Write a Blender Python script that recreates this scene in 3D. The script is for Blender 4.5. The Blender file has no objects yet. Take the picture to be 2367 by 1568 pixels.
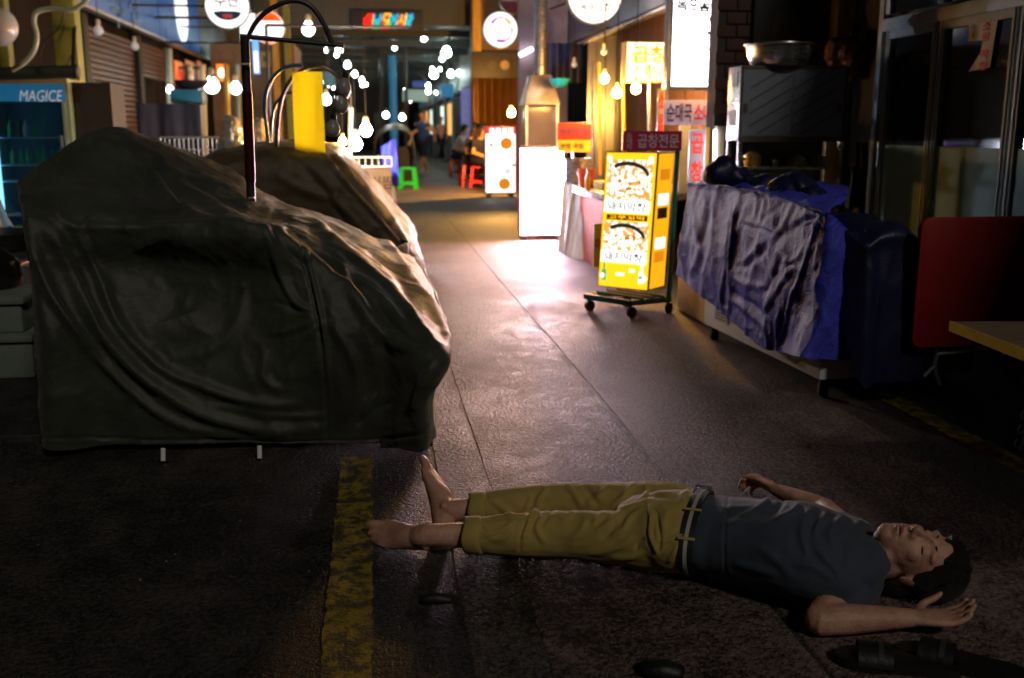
import bpy, bmesh, math, random
import numpy as np
from mathutils import Vector, Matrix
random.seed(7); rng = np.random.default_rng(7)
SC = bpy.context.scene; COL = SC.collection
# ------------------------------------------------------------ camera, sky, sun, exposure
PITCH = math.atan(484/2301); YAW = math.atan(.1406*math.cos(PITCH)); CAMH = 1.2
cd = bpy.data.cameras.new('camera'); cam = bpy.data.objects.new('camera', cd); COL.objects.link(cam)
cam.location = (0, 0, CAMH); cam.rotation_euler = (math.pi/2-PITCH, 0, -YAW)
cd.lens = 35.0; cd.sensor_width = 36; cd.clip_end = 400; cd.clip_start = .05
cd.dof.use_dof = True; cd.dof.focus_distance = 2.95; cd.dof.aperture_fstop = 3.0; cd.dof.aperture_blades = 0
SC.camera = cam
w = bpy.data.worlds.new('World'); SC.world = w; w.use_nodes = True
nt = w.node_tree; sky = nt.nodes.new('ShaderNodeTexSky'); sky.sky_type = 'NISHITA'; sky.sun_disc = False
sky.sun_elevation = math.radians(40); sky.sun_rotation = math.radians(162)
nt.links.new(sky.outputs[0], nt.nodes['Background'].inputs[0]); nt.nodes['Background'].inputs[1].default_value = .00014
sl = bpy.data.lights.new('fill_sun', 'SUN'); sl.energy = .115; sl.angle = math.radians(7); sl.color = (1, .9, .76)  # not the moon: added soft fill in place of lamps behind the camera
so = bpy.data.objects.new('fill_sun', sl); COL.objects.link(so); so.rotation_euler = (math.radians(50), 0, math.radians(18))
SC.view_settings.view_transform = 'Standard'; SC.view_settings.look = 'None'; SC.view_settings.exposure = 2.2; SC.view_settings.gamma = 1
SC.cycles.use_denoising = True; SC.cycles.sample_clamp_indirect = 6; SC.cycles.max_bounces = 6
SC.cycles.caustics_reflective = False; SC.cycles.caustics_refractive = False

# ------------------------------------------------------------ pixel <-> place helpers (2367 x 1568 survey grid)
FWD = np.array([math.sin(YAW)*math.cos(PITCH), math.cos(YAW)*math.cos(PITCH), -math.sin(PITCH)])
RGT = np.array([math.cos(YAW), -math.sin(YAW), 0]); UPV = np.cross(RGT, FWD); C0 = np.array([0, 0, CAMH])
def ray(x, y): return RGT*((x-1183.5)/2301)+UPV*((784-y)/2301)+FWD
def PG(x, y, z=0.): r = ray(x, y); return C0+r*((z-CAMH)/r[2])
def PY(x, y, Y): r = ray(x, y); return C0+r*(Y/r[1])
def PX(x, y, X): r = ray(x, y); return C0+r*(X/r[0])
def survey(p):
    d = np.asarray(p)-C0; q = d@FWD
    return np.stack([1183.5+2301*(d@RGT)/q, 784-2301*(d@UPV)/q], -1)
def rectY(x0, y0, x1, y1, Y):
    xm, ym = (x0+x1)/2, (y0+y1)/2
    return PY(x0, ym, Y)[0], PY(x1, ym, Y)[0], PY(xm, y1, Y)[2], PY(xm, y0, Y)[2]

# ------------------------------------------------------------ materials
MATS = {}
def mat(name, col=(.5, .5, .5), rough=.6, metal=0., var=.18, vs=6., bump=0., bs=60., emit=0., ecol=None, trans=0., coat=0., alpha=1., sheen=0., col2=None, aniso=None, spec=None):
    if name in MATS: return MATS[name]
    m = bpy.data.materials.new(name); m.use_nodes = True; n = m.node_tree; b = n.nodes['Principled BSDF']; L = n.links.new
    tc = n.nodes.new('ShaderNodeTexCoord'); geo = tc.outputs['Object']
    if aniso:
        mp = n.nodes.new('ShaderNodeMapping'); mp.inputs['Scale'].default_value = aniso; L(geo, mp.inputs[0]); geo = mp.outputs[0]
    if var > 0:
        nz = n.nodes.new('ShaderNodeTexNoise'); nz.inputs['Scale'].default_value = vs; nz.inputs['Detail'].default_value = 5; nz.inputs['Roughness'].default_value = .62; L(geo, nz.inputs['Vector'])
        rp = n.nodes.new('ShaderNodeValToRGB'); rp.color_ramp.elements[0].position = .3; rp.color_ramp.elements[1].position = .7
        c2 = col2 or tuple(min(1, c*(1+var)) for c in col)
        rp.color_ramp.elements[0].color = (*[c*(1-var) for c in col], 1); rp.color_ramp.elements[1].color = (*c2, 1)
        L(nz.outputs['Fac'], rp.inputs[0]); L(rp.outputs[0], b.inputs['Base Color'])
        mr = n.nodes.new('ShaderNodeMapRange'); mr.inputs['To Min'].default_value = max(.03, rough*.8); mr.inputs['To Max'].default_value = min(1, rough*1.2)
        L(nz.outputs['Fac'], mr.inputs[0]); L(mr.outputs[0], b.inputs['Roughness'])
    else:
        b.inputs['Base Color'].default_value = (*col, 1); b.inputs['Roughness'].default_value = rough
    b.inputs['Metallic'].default_value = metal
    if bump:
        bn = n.nodes.new('ShaderNodeTexNoise'); bn.inputs['Scale'].default_value = bs; bn.inputs['Detail'].default_value = 4; L(geo, bn.inputs['Vector'])
        bp = n.nodes.new('ShaderNodeBump'); bp.inputs['Strength'].default_value = bump; bp.inputs['Distance'].default_value = .01
        L(bn.outputs['Fac'], bp.inputs['Height']); L(bp.outputs[0], b.inputs['Normal'])
    if emit:
        b.inputs['Emission Color'].default_value = (*(ecol or col), 1); b.inputs['Emission Strength'].default_value = emit
    if trans: b.inputs['Transmission Weight'].default_value = trans; b.inputs['IOR'].default_value = 1.3
    if coat: b.inputs['Coat Weight'].default_value = coat
    if sheen: b.inputs['Sheen Weight'].default_value = sheen; b.inputs['Sheen Roughness'].default_value = .5
    if alpha < 1: b.inputs['Alpha'].default_value = alpha
    if spec is not None: b.inputs['Specular IOR Level'].default_value = spec
    MATS[name] = m; return m
def printmat(name, a, b_, scale, rough=.5, emit=0., thr=.5, detail=3., kind='noise', soft=.06):
    """flat two-colour print in shapes of its own (food pictures, posters)"""
    if name in MATS: return MATS[name]
    m = bpy.data.materials.new(name); m.use_nodes = True; n = m.node_tree; b = n.nodes['Principled BSDF']; L = n.links.new
    tc = n.nodes.new('ShaderNodeTexCoord')
    t = n.nodes.new('ShaderNodeTexVoronoi' if kind == 'voronoi' else 'ShaderNodeTexNoise'); t.inputs['Scale'].default_value = scale
    if kind == 'noise': t.inputs['Detail'].default_value = detail
    L(tc.outputs['Object'], t.inputs['Vector'])
    rp = n.nodes.new('ShaderNodeValToRGB'); e = rp.color_ramp.elements; e[0].position = thr-soft; e[1].position = thr+soft
    e[0].color = (*a, 1); e[1].color = (*b_, 1); L(t.outputs[0], rp.inputs[0]); L(rp.outputs[0], b.inputs['Base Color'])
    b.inputs['Roughness'].default_value = rough
    if emit: L(rp.outputs[0], b.inputs['Emission Color']); b.inputs['Emission Strength'].default_value = emit
    MATS[name] = m; return m
def glow(name, col, s): return mat(name, tuple(c*.55 for c in col), .4, var=0, emit=s, ecol=col)

# ------------------------------------------------------------ mesh building
def bez(pts, n=6):
    P = [np.array(p, float) for p in pts]; out = []
    for i in range(len(P)-1):
        p0 = P[max(i-1, 0)]; p1 = P[i]; p2 = P[i+1]; p3 = P[min(i+2, len(P)-1)]
        for k in range(n):
            t = k/n; out.append(.5*((2*p1)+(-p0+p2)*t+(2*p0-5*p1+4*p2-p3)*t*t+(-p0+3*p1-3*p2+p3)*t**3))
    out.append(P[-1]); return out
class MB:
    def __init__(s): s.v = []; s.f = []
    def add(s, vs, fs):
        k = len(s.v); s.v += [tuple(map(float, p)) for p in vs]; s.f += [tuple(i+k for i in f) for f in fs]; return s
    def box(s, x0, x1, y0, y1, z0, z1, M=None):
        vs = [(x, y, z) for z in (z0, z1) for y in (y0, y1) for x in (x0, x1)]
        if M is not None: vs = [M @ Vector(p) for p in vs]
        return s.add(vs, [(0, 2, 3, 1), (4, 5, 7, 6), (0, 1, 5, 4), (2, 6, 7, 3), (0, 4, 6, 2), (1, 3, 7, 5)])
    def hexa(s, b, t):   # bottom quad, top quad
        return s.add(list(b)+list(t), [(3, 2, 1, 0), (4, 5, 6, 7), (0, 1, 5, 4), (1, 2, 6, 5), (2, 3, 7, 6), (3, 0, 4, 7)])
    def tube(s, pts, r, n=10, caps=True, smooth=0):
        if smooth: pts = bez(pts, smooth)
        P = [np.array(p, float) for p in pts]; R = r if hasattr(r, '__len__') else [r]*len(P)
        if len(R) != len(P): R = np.interp(np.linspace(0, 1, len(P)), np.linspace(0, 1, len(R)), R)
        up = np.array([0, 0, 1.]); k0 = len(s.v); prev = None
        for i, p in enumerate(P):
            t = P[min(i+1, len(P)-1)]-P[max(i-1, 0)]; t = t/(np.linalg.norm(t)+1e-9)
            a = prev if prev is not None else (up if abs(t@up) < .9 else np.array([1., 0, 0]))
            u = a-t*(a@t); u /= np.linalg.norm(u)+1e-9; prev = u; q = np.cross(t, u)
            for j in range(n):
                an = 2*math.pi*j/n; s.v.append(tuple(p+R[i]*(u*math.cos(an)+q*math.sin(an))))
        for i in range(len(P)-1):
            for j in range(n):
                s.f.append((k0+i*n+j, k0+i*n+(j+1) % n, k0+(i+1)*n+(j+1) % n, k0+(i+1)*n+j))
        if caps: s.f.append(tuple(k0+j for j in range(n))[::-1]); s.f.append(tuple(k0+(len(P)-1)*n+j for j in range(n)))
        return s
    def lathe(s, prof, c=(0, 0, 0), n=20, M=None, cap=True):
        k0 = len(s.v); c = Vector(c)
        for (r, z) in prof:
            for j in range(n):
                a = 2*math.pi*j/n; p = Vector((r*math.cos(a), r*math.sin(a), z)); p = (M @ p) if M is not None else p; s.v.append(tuple(c+p))
        for i in range(len(prof)-1):
            for j in range(n): s.f.append((k0+i*n+j, k0+i*n+(j+1) % n, k0+(i+1)*n+(j+1) % n, k0+(i+1)*n+j))
        if cap: s.f.append(tuple(k0+j for j in range(n))[::-1]); s.f.append(tuple(k0+(len(prof)-1)*n+j for j in range(n)))
        return s
    def grid(s, A, flip=False, closed=False):
        A = np.asarray(A); r, c = A.shape[:2]; k = len(s.v); s.v += [tuple(p) for p in A.reshape(-1, 3)]
        for i in range(r-1):
            for j in range(c if closed else c-1):
                q = (k+i*c+j, k+i*c+(j+1) % c, k+(i+1)*c+(j+1) % c, k+(i+1)*c+j); s.f.append(q[::-1] if flip else q)
        return s
    def prism(s, poly, y0, y1):   # polygon in X,Z extruded in Y (y0 nearer)
        n = len(poly); vs = [(x, y0, z) for x, z in poly]+[(x, y1, z) for x, z in poly]
        return s.add(vs, [tuple(range(n)), tuple(range(2*n-1, n-1, -1))]+[(i, i+n, (i+1) % n+n, (i+1) % n) for i in range(n)])
    def mesh(s, name, m=None, bevel=0., smooth=True, ang=38, seg=2):
        me = bpy.data.meshes.new(name); me.from_pydata(s.v, [], s.f)
        bm = bmesh.new(); bm.from_mesh(me)
        bmesh.ops.recalc_face_normals(bm, faces=bm.faces)
        if bevel:
            es = [e for e in bm.edges if len(e.link_faces) == 2 and e.calc_face_angle(0) > .6]
            bmesh.ops.bevel(bm, geom=es, offset=bevel, segments=seg, profile=.6, affect='EDGES', clamp_overlap=True)
        bm.to_mesh(me); bm.free()
        if m: me.materials.append(m)
        if smooth:
            me.polygons.foreach_set('use_smooth', [True]*len(me.polygons)); me.set_sharp_from_angle(angle=math.radians(ang))
        return me
WM = {}
def link(name, me, parent=None, local=False):
    o = bpy.data.objects.new(name, me); COL.objects.link(o)
    if parent is not None:
        o.parent = parent
        if not local: o.matrix_parent_inverse = WM.get(parent.name, Matrix()).inverted()
        WM[o.name] = Matrix() if not local else WM.get(parent.name, Matrix())
    else: WM[o.name] = Matrix()
    return o
def obj(name, mb, m, parent=None, local=False, **k): return link(name, mb.mesh(name, m, **k), parent, local)
def tag(o, label=None, cat=None, group=None, kind=None):
    if label: o['label'] = label
    if cat: o['category'] = cat
    if group: o['group'] = group
    if kind: o['kind'] = kind
    return o
def thing(name, label, cat, loc=(0, 0, 0), rz=0., group=None):
    o = bpy.data.objects.new(name, None); COL.objects.link(o); o.empty_display_size = .1
    o.location = loc; o.rotation_euler = (0, 0, rz); WM[o.name] = Matrix.Translation(loc) @ Matrix.Rotation(rz, 4, 'Z')
    return tag(o, label, cat, group)
def bx(name, m, parent, x0, x1, y0, y1, z0, z1, bevel=0., local=False, M=None):
    return obj(name, MB().box(x0, x1, y0, y1, z0, z1, M), m, parent, local, bevel=bevel)
def struct(name, mb, m, **k): return tag(obj(name, mb, m, **k), kind='structure')
FACE_S = Matrix(((1, 0, 0, 0), (0, 0, -1, 0), (0, 1, 0, 0), (0, 0, 0, 1)))        # facing -Y
FACE_W = Matrix(((0, 0, -1, 0), (-1, 0, 0, 0), (0, 1, 0, 0), (0, 0, 0, 1)))       # facing -X
FACE_E = Matrix(((0, 0, 1, 0), (1, 0, 0, 0), (0, 1, 0, 0), (0, 0, 0, 1)))         # facing +X
def lettering(body, c, wd, ht, m, parent, F=FACE_S, bold=.018, name='lettering', depth=.003, shear=0., M=None, local=False):
    cu = bpy.data.curves.new('txt', 'FONT'); cu.body = body; cu.offset = bold; cu.shear = shear; cu.resolution_u = 3; cu.space_line = .95; cu.align_x = 'CENTER'
    t = bpy.data.objects.new('txt', cu); COL.objects.link(t); bpy.context.view_layer.update()
    me = bpy.data.meshes.new_from_object(t.evaluated_get(bpy.context.evaluated_depsgraph_get()))
    bpy.data.objects.remove(t); bpy.data.curves.remove(cu)
    n = len(me.vertices); a = np.empty(n*3); me.vertices.foreach_get('co', a); a = a.reshape(-1, 3)
    lo, hi = a.min(0), a.max(0); s = np.array([wd/max(hi[0]-lo[0], 1e-6), ht/max(hi[1]-lo[1], 1e-6)])
    a[:, :2] = (a[:, :2]-(lo[:2]+hi[:2])/2)*s; a[:, 2] = depth
    R = np.array((M if M is not None else Matrix.Translation(Vector(c)) @ F)); a = a@R[:3, :3].T+R[:3, 3]
    me.vertices.foreach_set('co', a.ravel()); me.update(); me.materials.clear(); me.materials.append(m)
    return link(name, me, parent, local)
def copy_tree(o, parent=None):
    c = o.copy(); COL.objects.link(c); c.parent = parent
    for ch in list(o.children): copy_tree(ch, c)
    return c

# smooth noise, traced folds
def vnoise(p, s, seed=0):
    """cheap smooth 3-D noise from summed sines"""
    r = np.random.default_rng(seed); o = np.zeros(len(p))
    for k in range(7):
        d = r.normal(size=3); d /= np.linalg.norm(d); o += np.sin(p@d*s*(1+.35*k)+r.uniform(0, 6.28))/(1+.25*k)
    return o/3.2
def ridged(p, s, seed=0, k=3.): return (1-np.minimum(1, np.abs(vnoise(p, s, seed))*1.6))**k
def dist_poly(P, poly):
    poly = [np.array(q, float) for q in bez(poly, 5)]; best = np.full(len(P), 1e9); par = np.zeros(len(P)); n = len(poly)-1
    for i in range(n):
        a, b = poly[i], poly[i+1]; d = b-a; L2 = d@d+1e-9; t = np.clip(((P-a)@d)/L2, 0, 1)
        q = np.linalg.norm(P-(a+t[:, None]*d), axis=1); k = q < best; best[k] = q[k]; par[k] = (i+t[k])/n
    return best, par
def folds(co, no, F, wob=0.):
    """push a surface along its normals into traced folds: (polyline, width, height)"""
    P = survey(co); h = np.zeros(len(co)); 
    if wob: P = P+np.stack([vnoise(co, 9, 3), vnoise(co, 9, 4)], -1)*wob
    for poly, wd, ht in F:
        d, t = dist_poly(P, poly); e = np.sin(np.clip(t, 0, 1)*math.pi)**.5*.85+.15
        h += ht*e*(np.exp(-(d/wd)**2)-.35*np.exp(-(d/(2.4*wd))**2))
    return co+no*h[:, None]
def mesh_arrays(me):
    n = len(me.vertices); a = np.empty(n*3); me.vertices.foreach_get('co', a); b = np.empty(n*3); me.vertex_normals.foreach_get('vector', b)
    return a.reshape(-1, 3), b.reshape(-1, 3)
def set_co(me, a): me.vertices.foreach_set('co', np.ascontiguousarray(a).ravel()); me.update()

# bodies: closed tapered lofts, united by a voxel remesh
def loft(mb, chain, up=(0, 0, 1), n=14, sub=4):
    """chain rows: (x,y,z, a, b): a = half width sideways, b = half width along up"""
    C = np.array(bez([np.array(c, float) for c in chain], sub)); P = C[:, :3]; A = np.maximum(C[:, 3], .002); B = np.maximum(C[:, 4], .002); up = np.array(up, float)
    rows = []
    def ring(p, t, a, b):
        sd = np.cross(t, up); sd /= np.linalg.norm(sd)+1e-9; u = np.cross(sd, t)
        return [p+sd*a*math.cos(x)+u*b*math.sin(x) for x in np.linspace(0, 2*math.pi, n, endpoint=False)]
    T = np.gradient(P, axis=0); T /= np.linalg.norm(T, axis=1)[:, None]+1e-9
    for q in (1., .8, .45): 
        r = math.sqrt(max(1-q*q, .0)); m_ = min(A[0], B[0]); rows.append(ring(P[0]-T[0]*m_*q, T[0], A[0]*max(r, .12), B[0]*max(r, .12)))
    for i in range(len(P)): rows.append(ring(P[i], T[i], A[i], B[i]))
    for q in (.45, .8, 1.):
        r = math.sqrt(max(1-q*q, .0)); m_ = min(A[-1], B[-1]); rows.append(ring(P[-1]+T[-1]*m_*q, T[-1], A[-1]*max(r, .12), B[-1]*max(r, .12)))
    k = len(mb.v); mb.grid(np.array(rows), closed=True); last = k+(len(rows)-1)*n
    mb.f.append(tuple(k+j for j in range(n))[::-1]); mb.f.append(tuple(last+j for j in range(n)))
def ellip(mb, c, rx, ry, rz, M=None, n=16):
    c = np.array(c, float); R = np.array(M.to_3x3()) if M is not None else np.eye(3)
    rows = [[c+R@np.array([rx*math.cos(f)*math.cos(t), ry*math.cos(f)*math.sin(t), rz*math.sin(f)]) for t in np.linspace(0, 2*math.pi, n, endpoint=False)] for f in np.linspace(-1.5, 1.5, n)]
    k = len(mb.v); mb.grid(np.array(rows), closed=True); last = k+(len(rows)-1)*n
    mb.f.append(tuple(k+j for j in range(n))[::-1]); mb.f.append(tuple(last+j for j in range(n)))
def remesh(mb, name, voxel, smooth=4, m=None, fac=.5):
    me = bpy.data.meshes.new(name); me.from_pydata(mb.v, [], mb.f)
    bm = bmesh.new(); bm.from_mesh(me)
    for isl in (bm.faces,): bmesh.ops.recalc_face_normals(bm, faces=isl)
    bm.to_mesh(me); bm.free()
    o = bpy.data.objects.new('tmp', me); COL.objects.link(o)
    r = o.modifiers.new('r', 'REMESH'); r.mode = 'VOXEL'; r.voxel_size = voxel; r.use_smooth_shade = True
    if smooth: s = o.modifiers.new('s', 'SMOOTH'); s.iterations = smooth; s.factor = fac
    bpy.context.view_layer.update()
    out = bpy.data.meshes.new_from_object(o.evaluated_get(bpy.context.evaluated_depsgraph_get())); bpy.data.objects.remove(o); bpy.data.meshes.remove(me)
    out.name = name; out.materials.clear()
    if m: out.materials.append(m)
    out.polygons.foreach_set('use_smooth', [True]*len(out.polygons)); return out
# ============================================================ GROUND
def asphalt(name, base, seed):
    m = bpy.data.materials.new(name); m.use_nodes = True; n = m.node_tree; b = n.nodes['Principled BSDF']; L = n.links.new
    tc = n.nodes.new('ShaderNodeTexCoord'); mp = n.nodes.new('ShaderNodeMapping'); mp.inputs['Location'].default_value = (seed, seed*.7, 0); L(tc.outputs['Object'], mp.inputs[0])
    def nz(s, d, r=.6):
        t = n.nodes.new('ShaderNodeTexNoise'); t.inputs['Scale'].default_value = s; t.inputs['Detail'].default_value = d; t.inputs['Roughness'].default_value = r; L(mp.outputs[0], t.inputs['Vector']); return t.outputs['Fac']
    big, mid, fine, grit = nz(1.1, 4), nz(9, 6), nz(62, 2), nz(150, 2, .6)
    def mth(op, a, b2):
        q = n.nodes.new('ShaderNodeMath'); q.operation = op
        for i, z in enumerate((a, b2)):
            if isinstance(z, (int, float)): q.inputs[i].default_value = z
            else: L(z, q.inputs[i])
        return q.outputs[0]
    sm = mth('ADD', mth('MULTIPLY', big, .30), mth('ADD', mth('MULTIPLY', mid, .2), mth('ADD', mth('MULTIPLY', fine, .3), mth('MULTIPLY', grit, .3))))
    rp = n.nodes.new('ShaderNodeValToRGB'); e = rp.color_ramp.elements; e[0].position = .50; e[1].position = .64
    e[0].color = (base[0]*.15, base[1]*.15, base[2]*.15, 1); e[1].color = (base[0]*3.2, base[1]*3.1, base[2]*3.0, 1)
    L(sm, rp.inputs[0]); L(rp.outputs[0], b.inputs['Base Color'])
    mr = n.nodes.new('ShaderNodeMapRange'); mr.inputs['From Min'].default_value = .35; mr.inputs['From Max'].default_value = .65; mr.inputs['To Min'].default_value = .5; mr.inputs['To Max'].default_value = .75
    L(mth('ADD', mth('MULTIPLY', big, .5), mth('MULTIPLY', mid, .5)), mr.inputs[0]); L(mr.outputs[0], b.inputs['Roughness'])
    bp = n.nodes.new('ShaderNodeBump'); bp.inputs['Strength'].default_value = 1.; bp.inputs['Distance'].default_value = .0105
    L(mth('ADD', mth('MULTIPLY', fine, .8), mth('ADD', mth('MULTIPLY', grit, .6), mth('MULTIPLY', mid, .35))), bp.inputs['Height']); L(bp.outputs[0], b.inputs['Normal'])
    return m
m_asph = asphalt('asphalt', (.02, .0175, .0165), 0); m_asph2 = asphalt('asphalt_patch', (.060, .043, .042), 5.3); m_gut = asphalt('gutter_concrete', (.034, .028, .025), 11.7)  # lighter, pinker patch colour also carries pink light and sheen on the road
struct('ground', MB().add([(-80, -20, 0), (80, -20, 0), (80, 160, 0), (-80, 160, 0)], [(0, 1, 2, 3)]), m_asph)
def slab(name, xa, xb, y0, y1, h, m, jit=.0022):
    ys = np.concatenate([np.arange(y0, min(y1, 9), .03), np.arange(9, y1, .4)]) if y1 > 9 else np.arange(y0, y1, .03)
    ja = np.cumsum(rng.normal(0, jit*.35, len(ys))); ja = ja-np.linspace(0, ja[-1], len(ys)); jb = np.cumsum(rng.normal(0, jit*.35, len(ys))); jb = jb-np.linspace(0, jb[-1], len(ys))
    A = np.array([[(xa+a-.003, y, .0005), (xa+a+.001, y, h), (xb+c-.001, y, h), (xb+c+.003, y, .0005)] for y, a, c in zip(ys, ja, jb)])
    struct(name, MB().grid(A), m, ang=20)
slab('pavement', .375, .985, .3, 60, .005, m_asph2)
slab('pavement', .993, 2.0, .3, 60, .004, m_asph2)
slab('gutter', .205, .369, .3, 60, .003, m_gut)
# painted lines
def paint(name, x0, x1, y0, y1, thr):
    m = bpy.data.materials.new(name); m.use_nodes = True; n = m.node_tree; b = n.nodes['Principled BSDF']; L = n.links.new
    tc = n.nodes.new('ShaderNodeTexCoord'); t = n.nodes.new('ShaderNodeTexNoise'); t.inputs['Scale'].default_value = 16; t.inputs['Detail'].default_value = 9; t.inputs['Roughness'].default_value = .72; L(tc.outputs['Object'], t.inputs['Vector'])
    rp = n.nodes.new('ShaderNodeValToRGB'); e = rp.color_ramp.elements; e[0].position = thr; e[1].position = thr+.12; e[0].color = (.05, .042, .02, 1); e[1].color = (.30, .21, .016, 1)
    e2 = e.new(min(.99, thr+.28)); e2.color = (.19, .13, .02, 1)
    L(t.outputs['Fac'], rp.inputs[0]); L(rp.outputs[0], b.inputs['Base Color']); b.inputs['Roughness'].default_value = .65
    bp = n.nodes.new('ShaderNodeBump'); bp.inputs['Strength'].default_value = .6; bp.inputs['Distance'].default_value = .008
    t2 = n.nodes.new('ShaderNodeTexNoise'); t2.inputs['Scale'].default_value = 120; L(tc.outputs['Object'], t2.inputs['Vector']); L(t2.outputs['Fac'], bp.inputs['Height']); L(bp.outputs[0], b.inputs['Normal'])
    ys = np.arange(y0, y1, .02); a = np.convolve(rng.normal(0, .006, len(ys)+4), np.ones(5)/5, 'valid')+rng.normal(0, .0018, len(ys)); c = np.convolve(rng.normal(0, .006, len(ys)+4), np.ones(5)/5, 'valid')+rng.normal(0, .0018, len(ys))
    struct('road_marking', MB().grid(np.array([[(x0+p, y, .004), (x1+q, y, .004)] for y, p, q in zip(ys, a, c)])), m)
paint('yellow_paint', -.15, -.032, .6, 3.62, .455); paint('yellow_paint_worn', 2.25, 2.36, .8, 4.15, .47)

# ============================================================ COVERED CART (front left)
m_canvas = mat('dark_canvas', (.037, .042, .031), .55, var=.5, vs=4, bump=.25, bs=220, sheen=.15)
m_canvas2 = mat('amber_tint_canvas', (.075, .05, .022), .55, var=.25, vs=5, bump=.25, bs=220, sheen=.15)  # second cover: ochre tint stands in for amber light on grey canvas
m_black = mat('black_rubber', (.015, .015, .016), .6); m_steel = mat('worn_steel', (.42, .42, .44), .35, metal=.9, var=.3, vs=18)
m_dsteel = mat('dark_steel', (.07, .065, .07), .38, metal=.6, var=.3, vs=20); m_white = mat('white_paint', (.75, .76, .76), .4, var=.06, vs=9)
m_redp = mat('red_paint', (.28, .012, .012), .4, var=.2)
def cgrid(K, sr, sc):
    K = np.array(K, float); rows = [bez(list(r), sc) for r in K]; rows = np.array(rows)
    return np.array([bez(list(rows[:, j]), sr) for j in range(rows.shape[1])]).transpose(1, 0, 2)
def gnorm(A):
    du = np.gradient(A, axis=1); dv = np.gradient(A, axis=0); n = np.cross(du, dv); return n/(np.linalg.norm(n, axis=2)[..., None]+1e-12)
Y0 = np.linspace(3.82, 3.66, 7)
R = [([(100, 1018), (250, 1036), (420, 1042), (600, 1040), (750, 1036), (880, 1026), (1002, 1004)], Y0),
     ([(93, 900), (245, 908), (415, 912), (600, 912), (748, 905), (885, 897), (1000, 905)], Y0-.03),
     ([(84, 760), (235, 765), (405, 770), (590, 770), (738, 765), (885, 778), (1040, 808)], Y0-.05+np.array([0, 0, .06, .06, 0, 0, .03])),
     ([(70, 610), (225, 620), (395, 635), (560, 640), (690, 640), (830, 650), (1012, 735)], Y0+np.array([.0, .04, .1, .08, .02, .1, .45])),
     ([(58, 500), (205, 505), (325, 525), (470, 526), (610, 528), (760, 560), (985, 670)], Y0+np.array([.05, .05, .05, .03, .03, .35, .9])),
     ([(50, 450), (205, 405), (335, 430), (495, 465), (600, 505), (745, 525), (962, 622)], Y0+np.array([.2, .4, .45, .45, .35, .75, 1.4])),
     ([(47, 425), (228, 303), (345, 322), (520, 390), (640, 462), (760, 503), (940, 588)], np.array([4.1, 4.55, 4.65, 4.75, 4.8, 5.1, 5.7]))]
K = []
for pts, Ys in R:
    row = [PY(x, y, Yv) for (x, y), Yv in zip(pts, Ys)]
    K.append([np.array([row[0][0]-.02, 5.0, row[0][2]*.97])]+row+[np.array([min(row[-1][0], .27), 6.15, min(row[-1][2], .43)])])
top = K[-1]; K.append([np.array([p[0], p[1]+.32, p[2]-.12]) for p in top]); K.append([np.array([p[0], p[1]+.45, .5]) for p in top]); K.append([np.array([p[0], p[1]+.5, .1]) for p in top])
A = cgrid(K, 30, 30); Nn = gnorm(A); sh = A.shape; co = A.reshape(-1, 3); no = Nn.reshape(-1, 3)
if no[len(no)//3][1] > 0: no = -no
def z8(*p): return [(x*.5306, 277.4+y*.5306) for x, y in p]
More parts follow.
